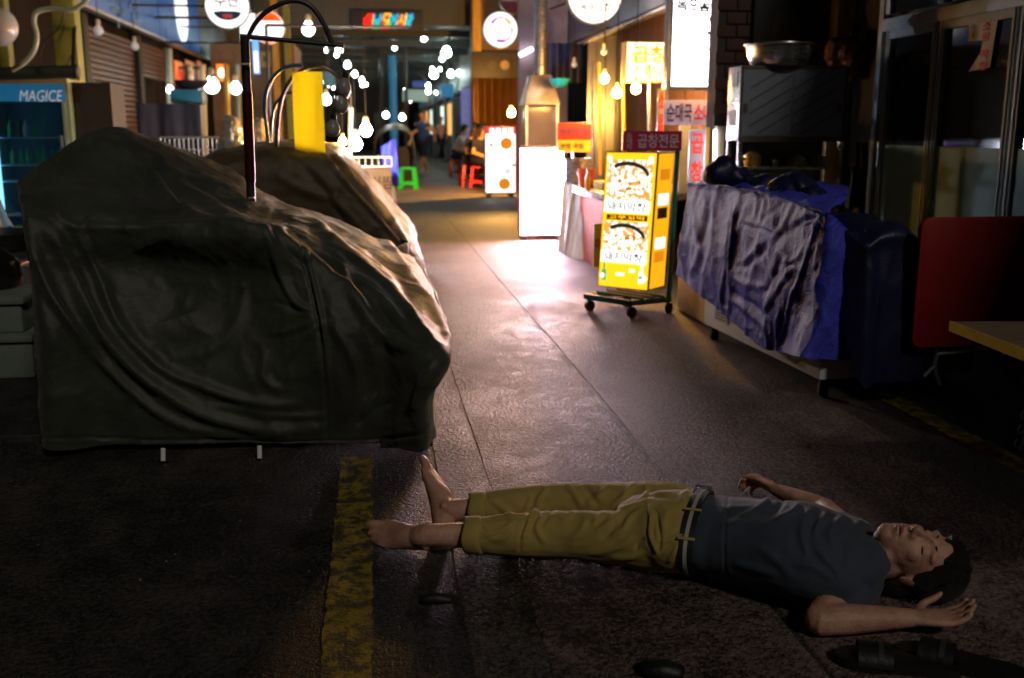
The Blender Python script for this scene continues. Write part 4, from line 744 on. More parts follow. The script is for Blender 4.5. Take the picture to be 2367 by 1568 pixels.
# ============================================================ STOREFRONTS, RIGHT SIDE
XR, XL = 3.4, -3.5
m_brick = mat('dark_brick', (.075, .032, .024), .8, var=.35, vs=7, bump=.5, bs=60); m_mortar = mat('mortar', (.05, .045, .042), .9)
m_alu = mat('aluminium', (.32, .37, .39), .55, spec=.25, metal=.0, var=.12, vs=12); m_dglass = mat('dark_glass', (.012, .016, .02), .08, var=0); m_frost = mat('frosted_glass', (.17, .28, .28), .6, var=.15, vs=2.5, spec=.15)
m_wood = mat('brown_boards', (.12, .055, .018), .55, var=.4, vs=3, aniso=(6, 6, .5)); m_plast = mat('grey_plaster', (.14, .135, .125), .8, var=.3, vs=2); m_dark = mat('dark_plaster', (.03, .028, .027), .85, var=.3)
# shop with aluminium doors
sr = thing('closed_shop', 'dark closed shop with aluminium framed glass doors, frosted below, at the right', 'shop', (XR, 5.6, 0))
yj = [PX(x, 300, XR)[1] for x in (2031, 2150, 2330)]; yj.append(yj[2]-1.0); zt_ = PX(2080, 49, XR)[2]; zf = PX(2090, 337, XR)[2]
obj('wall', MB().box(XR+.12, XR+.3, -14, 7.38, 0, 3.6), m_dark, sr)  # wall runs on unseen behind the camera to shade the sun lamp
for i in range(3):
    ya, yb = yj[i+1], yj[i]; wn = .05
    dr = bx('door', m_dglass, sr, XR+.03, XR+.045, ya+.01, yb-.01, .05, zt_-.02); bx('frosted_pane', m_frost, dr, XR+.018, XR+.026, ya+wn, yb-wn, .12, zf)
    for y_ in (ya+.012, yb-.012-wn): bx('stile', m_alu, dr, XR, XR+.05, y_, y_+wn, .05, zt_-.05, .004); bx('stile_ridge', m_alu, dr, XR-.008, XR-.001, y_+.018, y_+.030, .05, zt_-.05)
    bx('top_rail', m_alu, dr, XR+.002, XR+.048, ya+wn, yb-wn, zt_-.10, zt_-.05, .004)
    bx('transom', m_dglass, sr, XR+.03, XR+.045, ya+.01, yb-.01, zt_+.06, 3.0)
    bx('transom_post', m_alu, sr, XR, XR+.05, yb-.03, yb+.02, zt_+.06, 3.0, .004)
bx('head_rail', m_alu, sr, XR-.012, XR+.06, yj[3], yj[0]+.03, zt_-.05, zt_+.03, .006); bx('corner_post', m_alu, sr, XR-.01, XR+.06, yj[0]+.03, yj[0]+.09, 0, 3.0, .006)
bx('lock', m_steel, sr, XR-.02, XR-.004, yj[0]-.05, yj[0]-.02, .95, 1.12, .004)
a_, b_ = PX(2240, 100, XR+.02), PX(2304, 100, XR+.02); z0, z1 = PX(2272, 163, XR+.02)[2], PX(2285, 40, XR+.02)[2]
po = thing('poster', 'torn white poster with red Korean letters stuck inside the shop door', 'poster', (XR, (a_[1]+b_[1])/2, z0)); ya, yb = b_[1], a_[1]; hz = z1-z0; yw = yb-ya
m_paper = mat('white_paper', (.5, .52, .56), .7, var=.1); m_redi = mat('red_ink', (.5, .015, .05), .6)
def polyX(x, pts): return MB().add([(x, y, z) for y, z in pts]+[(x+.003, y, z) for y, z in pts], [tuple(range(len(pts))), tuple(range(2*len(pts)-1, len(pts)-1, -1))])
obj('sheet', polyX(XR+.012, [(ya, z1), (yb, z1-.02*hz), (yb, z0+.60*hz), (ya+.45*yw, z0+.57*hz), (ya+.5*yw, z0+.35*hz), (yb-.12*yw, z0), (ya+.12*yw, z0+.04*hz)]), m_paper, po, smooth=False)
for ch, k in (('소', .84), ('왕', .63), ('막', .30), ('창', .08)): lettering(ch, (XR+.009, ya+.32*yw, z0+k*hz), .34*yw, .17*hz, m_redi, po, FACE_W)
lettering('수\n육', (XR+.009, ya+.8*yw, z0+.78*hz), .16*yw, .3*hz, mat('grey_ink_print', (.12, .16, .18), .6), po, FACE_W)
# brick wall facing the camera behind the cabinet
bw = thing('brick_wall', 'dark brick wall behind the metal cupboard and the basin', 'wall', (3.0, 7.45, 0)); bx('core', m_mortar, bw, 2.56, XR+.11, 7.41, 7.6, 0, 3.4)
bs_ = MB().box(-.0725, .0725, 0, .03, -.041, .041).mesh('brick', m_brick, bevel=.004)
k = 0
for r_ in range(18):
    for c_ in range(7):
        x = 2.62+c_*.155+(.0775 if r_ % 2 else 0); z = 1.35+r_*.094
        if x < XR+.03: o = link('brick', bs_, bw); o.location = (x-3.0+3.0, 7.395+rng.normal(0, .002), z); o.matrix_parent_inverse = WM[bw.name].inverted(); k += 1
X0, X1, Z0, Z1 = rectY(1742, -40, 1872, 150, 7.36); pp = thing('portrait_poster', 'very dark poster of a smiling face hung on the brick wall behind the basin', 'poster', ((X0+X1)/2, 7.36, Z0))
bx('sheet', mat('poster_black', (.012, .010, .010), .5), pp, X0, X1, 7.352, 7.362, Z0, Z1)
cx_, cz_ = (X0+X1)/2+.03, Z0+(Z1-Z0)*.42
def oval(rx, rz, y, cx, cz, n=28): return MB().add([(cx+rx*math.cos(t), y, cz+rz*math.sin(t)) for t in np.linspace(0, 6.2832, n+1)[:-1]], [tuple(range(n))])
obj('face_print', oval(.105, .15, 7.350, cx_, cz_), mat('poster_skin', (.055, .028, .02), .6, var=.3, vs=9), pp, smooth=False); obj('mouth_print', oval(.05, .018, 7.3485, cx_, cz_-.075), mat('poster_mouth', (.02, .008, .008), .6), pp, smooth=False)
for s_ in (-1, 1): obj('eye_print', oval(.02, .008, 7.3485, cx_+.045*s_, cz_+.035), MATS['poster_mouth'], pp, smooth=False)
# yellow lit timber post + bag
X0, X1, _, _ = rectY(1932, 0, 2005, 100, 7.2); z0 = PY(1960, 100, 7.2)[2]; tp = thing('timber_post', 'honey coloured boarded post lit yellow beside the aluminium doors', 'post', ((X0+X1)/2, 7.25, 0))
m_honey = mat('honey_wood', (.5, .27, .035), .45, var=.3, vs=3, aniso=(5, 5, .6)); w3 = (X1-X0)
bx('board', m_honey, tp, X0, X0+w3*.36, 7.17, 7.3, 0, 3.3, .006); bx('board', m_honey, tp, X0+w3*.38, X0+w3*.72, 7.2, 7.3, 0, 3.3, .006); bx('board', m_wood, tp, X0+w3*.74, X1, 7.22, 7.3, 0, 3.3, .006)
b = MB(); pb = PY(1968, 135, 7.0)
for q in range(9): ellip(b, pb+rng.normal(0, .05, 3)*[1, .6, 1], .07, .06, .08)
ellip(b, pb+[0, 0, .12], .03, .03, .07)
me = remesh(b, 'plastic_bag', .012, 1, mat('amber_plastic', (.16, .07, .02), .25, var=.3, bump=.6, bs=40)); co, no = mesh_arrays(me); co += no*(.012*(1-np.abs(vnoise(co, 40, 90))))[:, None]; set_co(me, co)
tag(link('plastic_bag', me), 'crumpled amber plastic bag hanging on the timber post', 'bag')
# cupboard on legs
m_stain = mat('stainless', (.5, .51, .53), .28, metal=.9, var=.15, vs=10, aniso=(1, 1, 12)); m_gpan = mat('milky_panel', (.24, .27, .33), .25, var=.12, vs=3)
YC = 6.5; X0, X1, Z0, Z1 = rectY(1711, 153, 1956, 326, YC); Y2 = YC*1.037
cu = thing('kitchen_cupboard', 'stainless cupboard with two striped sliding doors and an open shelf below', 'cupboard', ((X0+X1)/2, YC+.1, 0))
bx('case', m_stain, cu, X0, X1, YC+.012, Y2, Z0, Z1, .005); bx('frame', mat('bronze_frame', (.13, .115, .11), .45, metal=.4), cu, X0-.004, X1+.004, YC, YC+.012, Z1-.02, Z1+.004)
bx('frame', MATS['bronze_frame'], cu, X0-.004, X1+.004, YC, YC+.012, Z0-.006, Z0+.03); bx('frame', MATS['bronze_frame'], cu, X0-.004, X0+.012, YC, YC+.012, Z0+.03, Z1-.02); bx('frame', MATS['bronze_frame'], cu, X1-.012, X1+.004, YC, YC+.012, Z0+.03, Z1-.02)
m_line = mat('blue_line', (.04, .08, .14), .4); xm = (X0+X1)/2-.01
for i, (xa, xb) in enumerate(((X0+.016, xm), (xm+.004, X1-.016))):
    d = bx('sliding_door', m_gpan, cu, xa, xb, YC+.002+.003*i, YC+.008+.003*i, Z0+.034, Z1-.024); bx('door_pull', MATS['bronze_frame'], d, xa+.01 if i == 0 else xb-.035, xa+.035 if i == 0 else xb-.01, YC-.006, YC+.002, (Z0+Z1)/2-.06, (Z0+Z1)/2-.0)
    wd, hz = xb-xa, Z1-Z0
    for k_ in range(5):
        zc = Z0+hz*(.15+.17*k_); xs, xe = (xa+.05, xb-.01) if i == 0 else (xa+.005, xb-.05); dz = (xe-xs)*.58
        za, zb2 = zc-dz*.4, zc+dz*.6
        if zb2 > Z1-.03: xe = xs+(xe-xs)*(Z1-.03-za)/(zb2-za); zb2 = Z1-.03
        if za < Z0+.04: xs = xs+(xe-xs)*(Z0+.04-za)/(zb2-za); za = Z0+.04
        obj('stripe', MB().add([(xs, YC-.001+.003*i, za), (xe, YC-.001+.003*i, zb2), (xe, YC-.001+.003*i, zb2+.009), (xs, YC-.001+.003*i, za+.009)], [(0, 1, 2, 3)]), m_line, d)
for x in (X0+.015, X1-.015):
    for y in (YC+.02, Y2-.02): bx('leg', m_stain, cu, x-.013, x+.013, y-.013, y+.013, 0, Z0)
zs = PY(1830, 386, YC)[2]; bx('shelf', m_stain, cu, X0, X1-.1, YC-.02, Y2, zs-.018, zs, .003); bx('back_panel', mat('grey_panel', (.13, .16, .18), .5), cu, X0+.02, X1-.09, Y2-.005, Y2+.004, .5, Z0-.03)
bx('sticker', mat('blue_sticker', (.2, .3, .5), .4), cu, X0-.004, X0-.0005, YC+.06, YC+.17, Z1-.13, Z1-.04); bx('sticker', m_paper, cu, X0-.004, X0-.0005, YC+.05, YC+.19, Z0+.1, Z0+.2)
m_yb = mat('pale_bowl', (.5, .45, .28), .4)
for x, r_, lb in ((1842, .075, 'upturned pale bowl on the cupboard shelf, left of the pair'), (1896, .072, 'upturned pale bowl on the cupboard shelf, right of the pair')):
    p = PY(x, 386, YC+.09); tag(obj('bowl', MB().lathe([(r_, 0), (r_*.95, .02), (r_*.75, .05), (r_*.4, .068), (.002, .072)], (p[0], YC+.09, zs+.001), 22), m_yb), lb, 'bowl', 'bowls on the cupboard shelf')
p = PY(1738, 386, YC+.08); kt = thing('kettle', 'small brass kettle on the cupboard shelf', 'kettle', (p[0], YC+.08, zs)); m_brass = mat('brass', (.55, .36, .1), .3, metal=.8)
obj('pot', MB().lathe([(.05, 0), (.06, .03), (.058, .07), (.03, .095), (.002, .1)], (p[0], YC+.08, zs+.001), 20), m_brass, kt); obj('spout', MB().tube([(p[0]-.045, YC+.07, zs+.04), (p[0]-.08, YC+.06, zs+.07), (p[0]-.09, YC+.06, zs+.095)], [.012, .009, .007], 8), m_brass, kt); obj('handle', MB().tube([(p[0]-.04, YC+.08, zs+.09), (p[0], YC+.08, zs+.15), (p[0]+.04, YC+.08, zs+.09)], .005, 8, smooth=5), m_black, kt)
p = PY(1790, 386, YC+.06); tag(obj('steel_cup', MB().lathe([(.022, 0), (.03, .045), (.027, .044), (.02, .004)], (p[0], YC+.06, zs+.001), 16), m_stain), 'little steel cup on the cupboard shelf between kettle and bowls', 'cup')
X0b, X1b, Z0b, Z1b = rectY(1726, 96, 1876, 152, YC+.1); rb = (X1b-X0b)/2; zc = Z1+.004
bs2 = thing('steel_basin', 'wide stainless basin standing on top of the cupboard', 'basin', ((X0b+X1b)/2, YC+.11, zc)); cxb = (X0b+X1b)/2
obj('bowl', MB().lathe([(rb*.72, 0), (rb*.8, .01), (rb*.9, .06), (rb*.95, .13), (rb*.95, .135), (rb*.93, .135), (rb*.88, .06), (rb*.7, .008)], (cxb, YC+.11, zc), 40), m_stain, bs2)
obj('rim', MB().tube([(cxb+rb*math.cos(t), YC+.11+rb*math.sin(t), zc+.138) for t in np.linspace(0, 6.2832, 41)], .006, 8), m_stain, bs2)
# cloths hanging beside the cupboard
for i, (x, y0, y1, cc_) in enumerate(((2000-30, 385, 480, (.02, .07, .05)), (1992, 330, 520, (.02, .02, .022)))):
    A = np.array([[PY(x-14+28*u_+2*math.sin(v_*5), y0+(y1-y0)*v_, 6.75+.02*math.sin(u_*9+v_*2)) for u_ in np.linspace(0, 1, 14)] for v_ in np.linspace(0, 1, 12)])
    tag(obj('hanging_cloth', MB().grid(A), mat('cloth%d' % i, cc_, .8)), ('dark green cloth hanging right of the cupboard shelf', 'black apron hanging between cupboard and glass doors')[i], 'cloth')

# ---- lit shops further along on the right
sm = thing('food_shop', 'warm lit food shop with brown boarded wall behind the hanging bulbs', 'shop', (XR, 12, 0))
for k_ in range(26):
    y = 7.65+k_*.32; bx('wall_board', m_wood, sm, XR+.0+.006*(k_ % 2), XR+.1, y, y+.31, 0, 2.6)
fz = 2.42; XF = 2.95
m_fas = printmat('fascia_blue', (.03, .07, .2), (.10, .14, .25), 1.6, rough=.35, thr=.5, soft=.3)
for i, (ya, yb) in enumerate(((8.0, 10.2), (10.22, 12.6), (12.62, 15.2))): bx('fascia_panel', m_fas if i != 2 else mat('fascia_grey', (.13, .13, .18), .4, var=.2, vs=1.5), sm, XF, XF+.06, ya, yb, fz+.02*i, fz+.95, .004)
bx('fascia_lip', m_stain, sm, XF-.02, XF+.08, 8.0, 15.2, fz-.035, fz-.005, .004); bx('soffit', m_wood, sm, XF+.08, XR+.1, 8.0, 15.2, fz+.06, fz+.1)
for k_ in range(5): lettering('곱창막창대'[k_], (XF-.004, 9.6-.45*k_+.0, fz+.5), .32, .36, mat('fascia_letters', (.4, .43, .5), .5), sm, FACE_W)
for k_, (x, y0, y1, Y) in enumerate(((1368, 200, 330, 12.0), (1440, 215, 330, 10.4), (1500, 210, 330, 9.6), (1385, 205, 345, 11.2))): obj('pipe', MB().tube([PY(x, y0-60, Y), PY(x+2, y1+60, Y)], .018, 8), m_honey if k_ % 2 else m_steel, sm)
# navy drop cloth, cyan scoop
X0, X1, Z0, Z1 = rectY(1262, 100, 1346, 192, 12.8); A = np.array([[(X0+(X1-X0)*u_, 12.8+.03*math.sin(u_*16), Z0+(Z1-Z0)*v_) for u_ in np.linspace(0, 1, 40)] for v_ in np.linspace(0, 1, 6)])
tag(obj('awning_cloth', MB().grid(A), mat('navy_canvas', (.01, .016, .09), .6)), 'navy cloth hanging below the fascia beside the chimney duct', 'cloth')
X0, X1, Z0, Z1 = rectY(1268, 170, 1318, 203, 11.8); tag(obj('plastic_scoop', MB().lathe([(.03, 0), (.09, .03), (.13, .1), (.125, .1), (.08, .035)], ((X0+X1)/2, 11.8, Z0), 18), mat('cyan_plastic', (.02, .42, .6), .3, var=.1)), 'cyan plastic bowl hanging by the chimney hood', 'bowl')
# lit vertical sign
def bulbmat(n, c, s): return glow(n, c, s)
t, f, (X0, X1, Z0, Z1) = board('hanging_lightbox', 'tall white glowing menu sign with small Korean letters, hung high at the right', 'lightbox', 1548, -60, 1678, 208, 8.4, .16, glow('sign_white_cool', (.88, .9, 1.), 2.2), mat('sign_case_dark', (.06, .08, .09), .4, metal=.5), edge=.03)
bx('bracket', m_dsteel, t, X1-.01, XR, 8.45, 8.5, Z1-.2, Z1-.15); m_dk = mat('blue_black_ink', (.012, .025, .045), .6, var=0); m_rk = glow('red_ink_lit', (.8, .06, .02), .2)
zz = PY(1615, 12, 8.4)[2]; wS = X1-X0; lettering('목포곱창', ((X0+X1)/2, 8.397, zz), wS*.80, .12, m_dk, f, bold=.05)
for (x, y, ch, m_, s_) in ((1583, 48, '소', m_rk, .055), (1640, 48, '막', m_dk, .055), (1583, 78, '곱', m_rk, .05), (1640, 82, '창', m_dk, .06), (1638, 118, '전', m_dk, .045), (1662, 118, '골', m_dk, .045), (1638, 150, '구', m_dk, .04), (1662, 150, '이', m_dk, .04), (1590, 187, '식사', m_dk, .04), (1640, 187, '포장', m_dk, .04)):
    p = PY(x, y, 8.4); lettering(ch, (p[0], 8.397, p[2]), s_*1.25*len(ch), s_*1.25, m_, f, bold=.03)
t, f, (X0, X1, Z0, Z1) = board('banner_sign', 'narrow blue sign with dark marks behind the tall white sign', 'sign', 1680, -60, 1698, 88, 8.7, .05, printmat('blue_sign', (.02, .04, .07), (.10, .3, .45), 9, thr=.42, emit=.25), m_dsteel, edge=.004); bx('bracket', m_dsteel, t, X1, XR, 8.71, 8.74, Z0+.2, Z0+.25)
# round white sign, yellow lettered sign
def disc_sign(name, label, x, y, rpx, Y, face_m, rim_m, hang, depth=.12):
    c = PY(x, y, Y); r = rpx*np.linalg.norm(c-C0)/2301*.99; R = Matrix.Rotation(math.pi/2, 4, 'X'); t = thing(name, label, 'round sign', c)
    obj('case', MB().lathe([(r*.97, -depth), (r, -depth*.9), (r, -.006), (r*.97, -.004)], tuple(c), 40, R), rim_m, t); f = obj('face', MB().lathe([(r*.96, -.004), (r*.955, .004), (r*.9, .007)], tuple(c), 40, R), face_m, t)
    obj('arm', MB().tube([c+[0, depth*.5, 0], np.array([hang, c[1]+depth*.5, c[2]])], .015, 8), m_dsteel, t); return t, f, c, r
m_sw = glow('sign_white_warm', (1., .97, .92), .38); m_rim = mat('sign_rim', (.12, .2, .3), .35, metal=.4)
t, f, c, r = disc_sign('round_lightbox', 'round white glowing sign with Korean letters cut by the top edge', 1375, -12, 62, 11.2, m_sw, m_rim, XF)
lettering('목포곱창', (c[0]+.01, c[1]-.012, c[2]-r*.42), r*1.15, r*.32, m_dk, f); lettering('소문난', (c[0]+.01, c[1]-.012, c[2]+.02), r*1.0, r*.3, m_rk, f)
t, f, (X0, X1, Z0, Z1) = board('window_lightbox', 'square glowing sign with yellow Korean letters behind the hanging bulbs', 'lightbox', 1447, 96, 1556, 190, 9.6, .2, glow('sign_white_yellow', (1., .86, .5), .5), mat('amber_case', (.4, .24, .05), .5), edge=.012)
m_yk = glow('amber_ink', (1., .36, .01), .22); wS, hS = X1-X0, Z1-Z0; lettering('곱창', ((X0+X1)/2, 9.595, Z0+hS*.68), wS*.78, hS*.42, m_yk, f, bold=.03); lettering('전문', ((X0+X1)/2, 9.595, Z0+hS*.24), wS*.78, hS*.32, m_yk, f, bold=.0); bx('bracket', m_dsteel, t, X1, XR, 9.66, 9.7, Z0+.1, Z0+.14)
# strip sign
t, f, (X0, X1, Z0, Z1) = board('strip_sign', 'pale strip sign with purple and red Korean letters beside the cupboard', 'sign', 1535, 232, 1690, 290, 7.9, .02, glow('strip_white', (.75, .6, .85), .055), mat('strip_edge', (.5, .5, .5), .5), edge=.003)
m_pu = mat('purple_ink', (.05, .01, .12), .6); wS, hS = X1-X0, Z1-Z0
lettering('순대국', (X0+wS*.22, 7.893, (Z0+Z1)/2), wS*.38, hS*.74, m_pu, f, bold=.03); lettering('소내장탕', (X0+wS*.71, 7.893, (Z0+Z1)/2), wS*.54, hS*.74, mat('pink_red_ink', (.55, .01, .06), .6), f, bold=.03); bx('hanger', m_steel, t, X0+.02, X0+.035, 7.91, 7.925, Z1, fz-.03); bx('hanger', m_steel, t, X1-.06, X1-.045, 7.91, 7.925, Z1, fz-.03)
# vertical menu banners
def vbanner(x0, y0, x1, y1, Y, txt, fm, lm, label):
    t, f, (X0, X1, Z0, Z1) = board('menu_banner', label, 'banner', x0, y0, x1, y1, Y, .03, fm, m_steel, edge=.003); n = max(1, len(txt)); st = (Z1-Z0)/n
    for i, ch in enumerate(txt.strip()): lettering(ch, ((X0+X1)/2, Y-.006, Z1-st*(i+.5)), (X1-X0)*.8, st*.74, lm, f, bold=.03)
    bx('pole', m_steel, t, (X0+X1)/2-.01, (X0+X1)/2+.01, Y+.032, Y+.05, 0, Z0+.02)
m_or = glow('red_orange_lit', (.95, .05, .01), .2)
vbanner(1593, 300, 1628, 428, 7.45, '곱창', glow('pale_lit', (.85, .6, .75), .06), m_or, 'pale menu banner with red Korean letters above the freezer')
vbanner(1520, 205, 1537, 310, 8.2, '소곱', mat('dim_banner', (.4, .3, .2), .6), m_or, 'narrow banner with orange-red letters left of the strip sign')
vbanner(1630, 295, 1645, 428, 7.5, ' ', glow('amber_strip', (.8, .4, .05), .1), m_or, 'plain amber strip panel beside the red letters')
t, f, (X0, X1, Z0, Z1) = board('menu_board', 'red menu board with a dark dish picture next to the freezer', 'sign', 1647, 300, 1672, 430, 7.5, .02, glow('menu_red', (.75, .03, .01), .13), m_black, edge=.002)
obj('dish_print', oval((X1-X0)*.42, .06, 7.497, (X0+X1)/2, Z0+.11), printmat('dish', (.05, .01, .0), (.5, .2, .02), 40, emit=.3), f, smooth=False)
bx('pole', m_steel, t, X0+.02, X0+.04, 7.52, 7.54, 0, Z0)
tb = thing('light_tube', 'bright upright white tube lamp beside the cupboard', 'lamp', PY(1652, 420, 7.3)*[1, 1, 1]); obj('tube', MB().tube([PY(1651, 420, 7.3), PY(1653, 300, 7.3)], .012, 10), glow('tube_white', (.9, .92, 1.), 2), tb); bx('backing', m_cream, tb, PY(1657, 300, 7.31)[0], PY(1676, 300, 7.31)[0], 7.31, 7.36, 0, PY(1660, 292, 7.3)[2])
bx_p = PY(1585, 285, 8.3); wp = thing('wall_panel', 'pale blue-white panel standing behind the teal post', 'panel', (bx_p[0], 8.3, 0)); bx('sheet', mat('pale_panel', (.5, .55, .62), .4, var=.15), wp, PY(1572, 300, 8.3)[0], PY(1597, 300, 8.3)[0], 8.3, 8.33, 0, PY(1585, 288, 8.3)[2])

# ---- bulbs
def bulb(x, y, Y, label, r=.042, col=(1., .48, .09), s=250., cordtop=2.4, shade=True, group='lit bulbs hanging over the food shop'):
    if s < 1: col = (.75, .75, .7)  # unlit bulbs still get a faint pale glow in the glass
    p = PY(x, y, Y); t = thing('hanging_bulb', label, 'light bulb', p, group=group); nm = 'bulb_%d_%d' % (int(col[2]*100), int(s))
    obj('glass', MB().lathe([(.002, -r), (r*.6, -r*.8), (r*.95, -r*.35), (r, .05*r), (r*.85, r*.6), (r*.5, r*1.05), (r*.38, r*1.3)], tuple(p), 18), glow(nm, col, s), t)
    obj('socket', MB().lathe([(r*.42, r*1.25), (r*.5, r*1.6), (r*.45, r*2.3), (r*.12, r*2.5)], tuple(p), 14), m_cream if shade else m_dsteel, t)
    if cordtop > p[2]+r*2.5: obj('cord', MB().tube([p+[0, 0, r*2.4], [p[0], p[1], cordtop]], .004, 6), m_black, t)
    return p
bulb(1397, 183, 10.6, 'lit warm bulb, highest and leftmost of the three before the brown wall', cordtop=fz+.06); bulb(1426, 216, 9.9, 'lit warm bulb, lowest of the three before the brown wall', s=320, cordtop=fz+.06); bulb(1470, 206, 9.4, 'lit warm bulb just under the square yellow lettered sign', cordtop=fz+.06)
bulb(1692, 122, 7.75, 'lit warm bulb squeezed between the tall white sign and the brick wall', r=.036, s=220, cordtop=2.4); bulb(1182, 262, 18.7, 'lit amber bulb in front of the pleated brown wall', r=.058, s=1500, col=(1., .5, .1), cordtop=2.6)
for x, y, Y in ((1327, 150, 12.2), (1396, 120, 10.9)): bulb(x, y, Y, 'small unlit pale bulb under the fascia, %s' % ('in front of the navy cloth' if x < 1350 else 'above the leftmost lit bulb'), r=.035, s=.05, cordtop=fz+.06, group='unlit bulbs under the fascia')

# ---- white lightbox and stall on the right
m_blaze = glow('sign_blazing_white', (1., .70, .84), 28.)
t, f, (X0, X1, Z0, Z1) = board('standing_lightbox', 'blazing blank white light box standing on the road', 'lightbox', 1201, 341, 1303, 545, 10.85, .16, m_blaze, m_redp, edge=.014)
for x in (X0+.06, X1-.06): bx('foot', m_dsteel, t, x-.02, x+.02, 10.82, 11.05, 0, Z0)
t, f, (X0, X1, Z0, Z1) = board('standing_lightbox', 'red topped white light box with food pictures beside the red stools', 'lightbox', 1121, 291, 1193, 447, 18.0, .2, glow('sign_white_pic', (1., .97, .93), .5), m_redp, edge=.018); wS, hS = X1-X0, Z1-Z0
bx('header', glow('header_red', (.9, .02, .01), .22), f, X0+.012, X1-.012, 17.99, 17.997, Z1-.12*hS, Z1-.012)
for k_ in range(4): bx('header_letter', glow('hdr_white', (1, 1, 1), .5), f, X0+wS*(.16+.2*k_), X0+wS*(.29+.2*k_), 17.982, 17.989, Z1-.115*hS, Z1-.035*hS)
for x, z, rx, m_ in ((.68, .74, .2, m_org), (.62, .14, .2, m_org), (.9, .42, .06, glow('pic_blue', (.02, .2, .4), .2)), (.2, .42, .05, m_dk), (.2, .72, .06, m_dk), (.72, .33, .12, glow('pic_grey', (.6, .62, .65), .25))): obj('food_print', oval(wS*rx, hS*rx*.45, 17.985, X0+wS*x, Z0+hS*z), m_, f, smooth=False)
for x in (X0+.08, X1-.08): bx('foot', m_dsteel, t, x-.03, x+.03, 17.95, 18.3, 0, Z0)
# stall with silver sheeting
m_silver = mat('silver_sheet', (.75, .75, .8), .3, metal=.6, var=.1, vs=8, bump=.5, bs=30)
st = thing('food_stall', 'food counter wrapped in crumpled silver sheeting next to the white light box', 'stall', (2.3, 9.7, 0))
q0_, q1_ = PG(1310, 582), PG(1352, 600); top0, top1 = PY(1304, 415, q0_[1]), PY(1368, 440, q1_[1]); A = []
for v_ in np.linspace(0, 1, 24): A.append([(top0*(1-u_)+top1*u_)*(1-v_)+(q0_*(1-u_)+q1_*u_)*v_+np.array([-.02-.05*abs(math.sin(u_*11+1.5*v_))*(.5+v_), -.03*math.sin(u_*17+3*v_)-.04*v_*math.sin(7*u_), 0]) for u_ in np.linspace(0, 1, 44)])
obj('silver_sheet', MB().grid(np.array(A)), m_silver, st, ang=180)
ztop = PY(1340, 428, 9.6)[2]; bx('counter', m_stain, st, top0[0]+.02, XF, 8.2, 10.4, ztop-.06, ztop, .005); bx('base', mat('stall_red', (.3, .04, .02), .6, var=.4, vs=3), st, top0[0]+.06, XF-.1, 8.3, 10.3, 0, ztop-.06)
yp = rectY(1372, 520, 1400, 600, 8.27); bx('price_panel', mat('yellow_panel', (.6, .42, .03), .5), st, yp[0], yp[0]+.55, 8.26, 8.28, .05, .42); lettering('막창', (yp[0]+.40, 8.258, .25), .2, .14, m_redi, st); lettering('메', (yp[0]+.05, 8.258, .25), .08, .1, m_redi, st)
p = PY(1343, 372, 9.6); zt2 = ztop
tag(obj('stock_pot', MB().lathe([(.13, 0), (.14, .02), (.14, .24), (.145, .25), (.13, .25), (.125, .02)], (p[0], 9.7, zt2+.001), 26), m_stain), 'steel stock pot on the food counter', 'pot')
p = PY(1355, 400, 9.1); tag(obj('bucket', MB().lathe([(.06, 0), (.085, .17), (.08, .17), (.055, .01)], (p[0], 9.1, zt2+.001), 20), mat('red_bucket', (.55, .05, .01), .35)), 'orange-red bucket on the food counter', 'bucket')
p = PY(1385, 405, 8.8); bx('cutting_board', mat('pale_box', (.6, .45, .25), .6), st, p[0], p[0]+.3, 8.7, 9.1, zt2+.001, zt2+.07, .006)
for k_ in range(4): p = PY(1335+k_*9, 420, 8.9+.1*k_); tag(obj('sauce_bottle', MB().lathe([(.025, 0), (.028, .1), (.012, .14), (.01, .17), (.002, .172)], (p[0]+.03, 8.6+.28*k_, zt2+.001), 12), (m_honey, m_stain, m_redp, m_cream)[k_]), ('amber', 'steel', 'red', 'cream')[k_]+' sauce bottle on the food counter', 'bottle', 'bottles on the food counter')
# stools at the counter, red-yellow placard
t, f, (X0, X1, Z0, Z1) = board('placard', 'placard with red top and yellow bottom standing on the food counter', 'sign', 1288, 284, 1366, 352, 10.25, .015, mat('placard_yellow', (.5, .36, .02), .6, var=.15), m_steel, edge=.002); bx('red_band', mat('placard_red', (.33, .008, .006), .6), f, X0+.002, X1-.002, 10.243, 10.2475, Z0+(Z1-Z0)*.42, Z1-.002)
lettering('백세막걸리', ((X0+X1)/2, 10.240, Z0+(Z1-Z0)*.69), (X1-X0)*.84, (Z1-Z0)*.22, m_pu, f); lettering('보쌈 국밥', ((X0+X1)/2-.02, 10.244, Z0+(Z1-Z0)*.22), (X1-X0)*.7, (Z1-Z0)*.2, m_black, f); bx('stem', m_steel, t, (X0+X1)/2-.01, (X0+X1)/2+.01, 10.27, 10.29, ztop, Z0)
